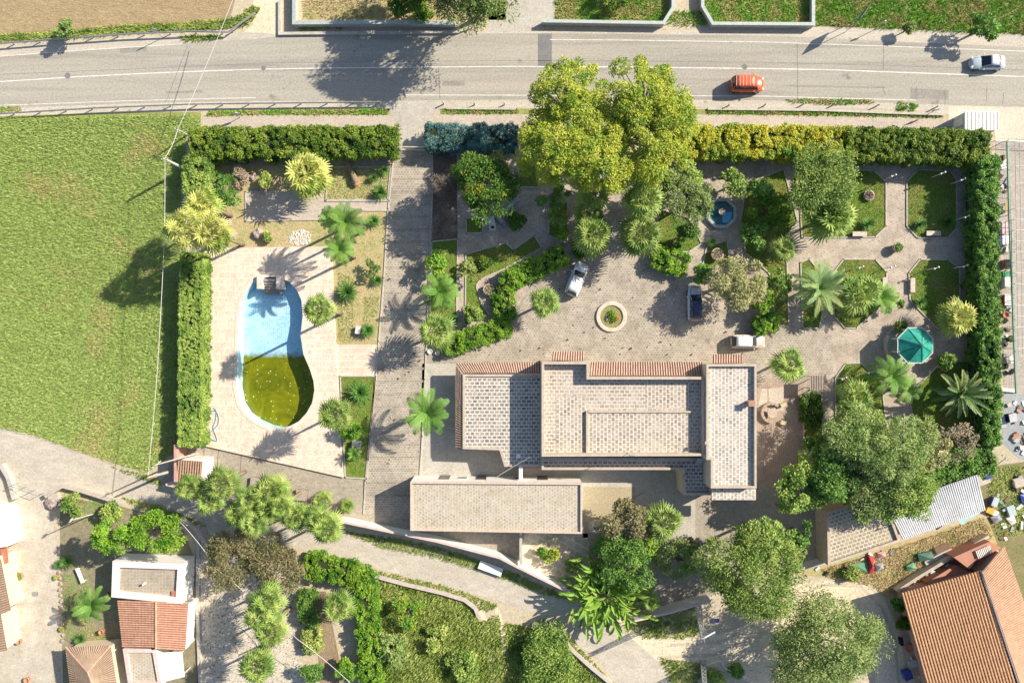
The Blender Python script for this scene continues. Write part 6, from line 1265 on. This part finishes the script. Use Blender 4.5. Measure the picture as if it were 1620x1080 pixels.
obox('yellow_crate', 'bright yellow crate below the metal shed corner', 1567, 808, .9, .7, .4, -25, m_yel, 'crate')
obox('blue_barrel', 'blue and white drum pile above the yellow crate', 1575, 794, .7, 1.1, .7, -20, m_blue, 'drum', m_aqua)
obox('wooden_pallet', 'wooden pallet stack right of the metal shed', 1556, 757, 1.4, 1.4, .6, 20, m_conc_pink, 'pallet', m_curb)
obox('metal_trolley', 'grey metal trolley right of the wooden pallet stack', 1564, 752, .7, .8, .9, 25, m_steel, 'trolley', m_blue)
obox('white_tub', 'white bath tub in the muddy corner', 1601, 808, .9, 1.3, .5, 20, m_aqua, 'tub')
obox('white_crate', 'white crate frame at the right edge above the blue tarpaulin', 1613, 763, 1.2, 1.1, .5, 15, m_white, 'crate', m_conc_pink)
tarp('tarpaulin', 'deep blue tarpaulin at the right edge', [(1614, 782), (1632, 780), (1632, 797), (1617, 795)], .5, m_blue, 'tarpaulin', 9)
tarp('plastic_sheet', 'white plastic sheet below the bath tub', [(1592, 820), (1604, 816), (1608, 826), (1600, 830)], .3, m_white, 'sheet', 10)
tarp('cloth_heap', 'grey cloth heap below the yellow crate', [(1567, 818), (1580, 812), (1586, 822), (1574, 828)], .4, mk, 'heap', 11)
obox('stall_cover', 'white and pink striped cover of a stall in the nursery yard', 1590, 361, 1.2, 1.5, .9, 0, m_steel, 'stall', plain('pink_white', (.7, .5, .5), .7))
obox('small_tractor', 'pale blue-green garden machine below the striped stall cover', 1591, 380, 1.5, 1.1, .9, 0, m_aqua, 'machine', m_steel)
obox('green_bin', 'green plastic bin in the nursery yard', 1593, 433, .9, .6, .8, 0, plain('bin_green', (.02, .30, .10), .5), 'bin')
obox('white_freezer', 'white and pink chest below the green bin', 1595, 446, .9, 1.1, .8, 0, m_white, 'chest', m_white)
obox('white_crate', 'white crate with red trim in the middle of the nursery yard', 1595, 474, .8, 1.3, .7, 0, m_redp, 'crate', m_white)
obox('clay_stack', 'brown machine with hoses above the green bin', 1594, 417, .7, 1.0, .7, 0, m_clay, 'machine', m_tyre)
obox('satellite_box', 'white round-topped tank at the top of the nursery yard', 1588, 263, .7, .6, .6, 10, m_white, 'tank')
obox('wooden_trestle', 'wooden trestle in the upper nursery yard', 1594, 327, .6, 1.0, .7, 0, plain('yellow_wood', (.5, .36, .16), .8), 'trestle', None, True)
obox('white_bench', 'white table and chairs in the lower nursery yard', 1602, 568, .7, 1.0, .6, 15, m_white, 'table', None, True)
obox('engine_block', 'dark machine under the yard fence at the right edge', 1603, 661, .9, 1.0, .8, 10, m_tyre, 'machine', m_steel)
obox('grey_board', 'grey board leaning on the east hedge in the lower yard', 1587, 667, .6, 1.4, .3, 5, m_steel, 'board')
obox('white_beam', 'white beam lying across the lower end of the nursery yard', 1594, 617, 2.4, .4, .3, -5, m_white, 'beam')
for i, (x, y, l) in enumerate(((700, 556, 'left white tub under the low diagonal hedge'), (712, 558, 'right white tub under the low diagonal hedge'))): pot('white_tub', l, x - 20, y, .3, .35, m_white, False, 'tub')
obox('blue_monitor', 'white framed box on the ground below the lattice mast', 1134, 981, .6, .5, .4, 5, m_white, 'box', m_blue)
# pebbles on loose ground
X, Y = scatter(P2([(985, 985), (1080, 1010), (1150, 1000), (1210, 975), (1240, 930), (1300, 915), (1370, 918), (1400, 950), (1425, 1000), (1420, 1085), (1385, 1060), (1300, 1090), (1200, 1085), (1130, 1055), (1040, 1045)]), 5)
n = len(X); r_ = R.uniform(.02, .07, n); A = np.stack([X, Y, r_*.5], -1); Vv = np.stack([A + np.stack([r_*math.cos(t), r_*math.sin(t), r_*0], -1) for t in (0, 2.1, 4.2)] , 1); tp = A + np.array([0, 0, .06]); tri = np.concatenate([np.stack([Vv[:, i], Vv[:, (i+1) % 3], tp], 1) for i in range(3)])
tag(npmesh('pebbles', tri, 3, m_curb), 'small loose stones scattered over the dirt track', 'pebbles', kind='stuff')
def litter(name, label, polys, dens, smin, smax, cols):
    """small rubbish nobody could count: low tilted blocks in one mesh, one colour per material slot"""
    V = []; F = []; Mi = []; rs = random.Random(4)
    for poly in polys:
        X, Y = scatter(P2(poly), dens)
        for x, y in zip(X, Y):
            sx, sy, sz = rs.uniform(smin, smax), rs.uniform(smin, smax*1.6), rs.uniform(.06, .35); m = Euler((rs.uniform(-.3, .3), rs.uniform(-.3, .3), rs.uniform(0, 3))).to_matrix(); c = Vector((x, y, sz*.5)); k = len(V)
            V += [c + m @ Vector((a*sx/2, b*sy/2, d*sz/2)) for d in (-1, 1) for a, b in ((-1, -1), (1, -1), (1, 1), (-1, 1))]
            F += [tuple(k+i for i in q) for q in ((0, 3, 2, 1), (4, 5, 6, 7), (0, 1, 5, 4), (1, 2, 6, 5), (2, 3, 7, 6), (3, 0, 4, 7))]; Mi += [rs.randrange(len(cols))]*6
    me = bpy.data.meshes.new(name); me.from_pydata(V, [], F)
    for c in cols: me.materials.append(c)
    me.polygons.foreach_set('material_index', Mi); tag(link(bpy.data.objects.new(name, me)), label, 'rubbish', kind='stuff')
cl = [m_white, m_steel, m_aqua, m_tyre, m_clay, m_wood, m_conc_pink, plain('dull_blue', (.12, .2, .35), .6), mk]
litter('rubbish', 'small boxes, pots and scraps littering the yards along the right edge', [[(1578, 240), (1592, 240), (1602, 600), (1588, 600)], [(1590, 625), (1625, 640), (1625, 735), (1600, 720)]], 1.2, .15, .65, cl)
litter('rubbish', 'scraps scattered in the muddy corner beside the metal shed', [[(1560, 790), (1625, 740), (1625, 860), (1575, 850)]], .7, .2, .8, cl)
litter('rubbish', 'scraps along the boundary wall and the foot of the sandy paved outbuilding', [[(1270, 905), (1300, 893), (1430, 862), (1432, 872), (1300, 910), (1272, 914)], [(1425, 930), (1500, 885), (1508, 892), (1430, 938)], [(1430, 990), (1440, 985), (1462, 1085), (1450, 1085)]], .9, .15, .55, cl)
litter('roof_debris', 'dry leaves and grit blown over the driveway and forecourt', [[(600, 400), (680, 300), (670, 740), (590, 740)], [(900, 430), (1090, 450), (1180, 560), (760, 565)]], .22, .04, .14, [plain('dry_leaf', (.2, .13, .07), .9), m_curb])
X, Y = scatter(P2([(455, 378), (462, 367), (478, 362), (490, 368), (493, 380), (484, 388), (462, 388)]), 60)
n = len(X); r_ = R.uniform(.05, .14, n); A = np.stack([X, Y, r_*.3], -1); Vv = np.stack([A + np.stack([r_*math.cos(t), r_*math.sin(t), r_*0], -1) for t in (0, 2.1, 4.2)], 1); tp = A + np.stack([r_*0, r_*0, r_], -1); tri = np.concatenate([np.stack([Vv[:, i], Vv[:, (i+1) % 3], tp], 1) for i in range(3)])
tag(npmesh('white_pebbles', tri, 3, m_white), 'white pebbles spread in a patch on the dry garden above the pool deck', 'pebbles', kind='stuff')
X, Y = scatter(P2([(320, 840), (470, 890), (480, 1085), (320, 1085)]), 4); n = len(X); A = np.stack([X, Y, np.full(n, .03)], -1)
tag(npmesh('fallen_leaves', leaves(A, np.tile([0, 0, 1.], (n, 1)), .22, .14, .4), 4, LV['brown']), 'dry fallen leaves over the gravel lot', 'leaves', kind='stuff')
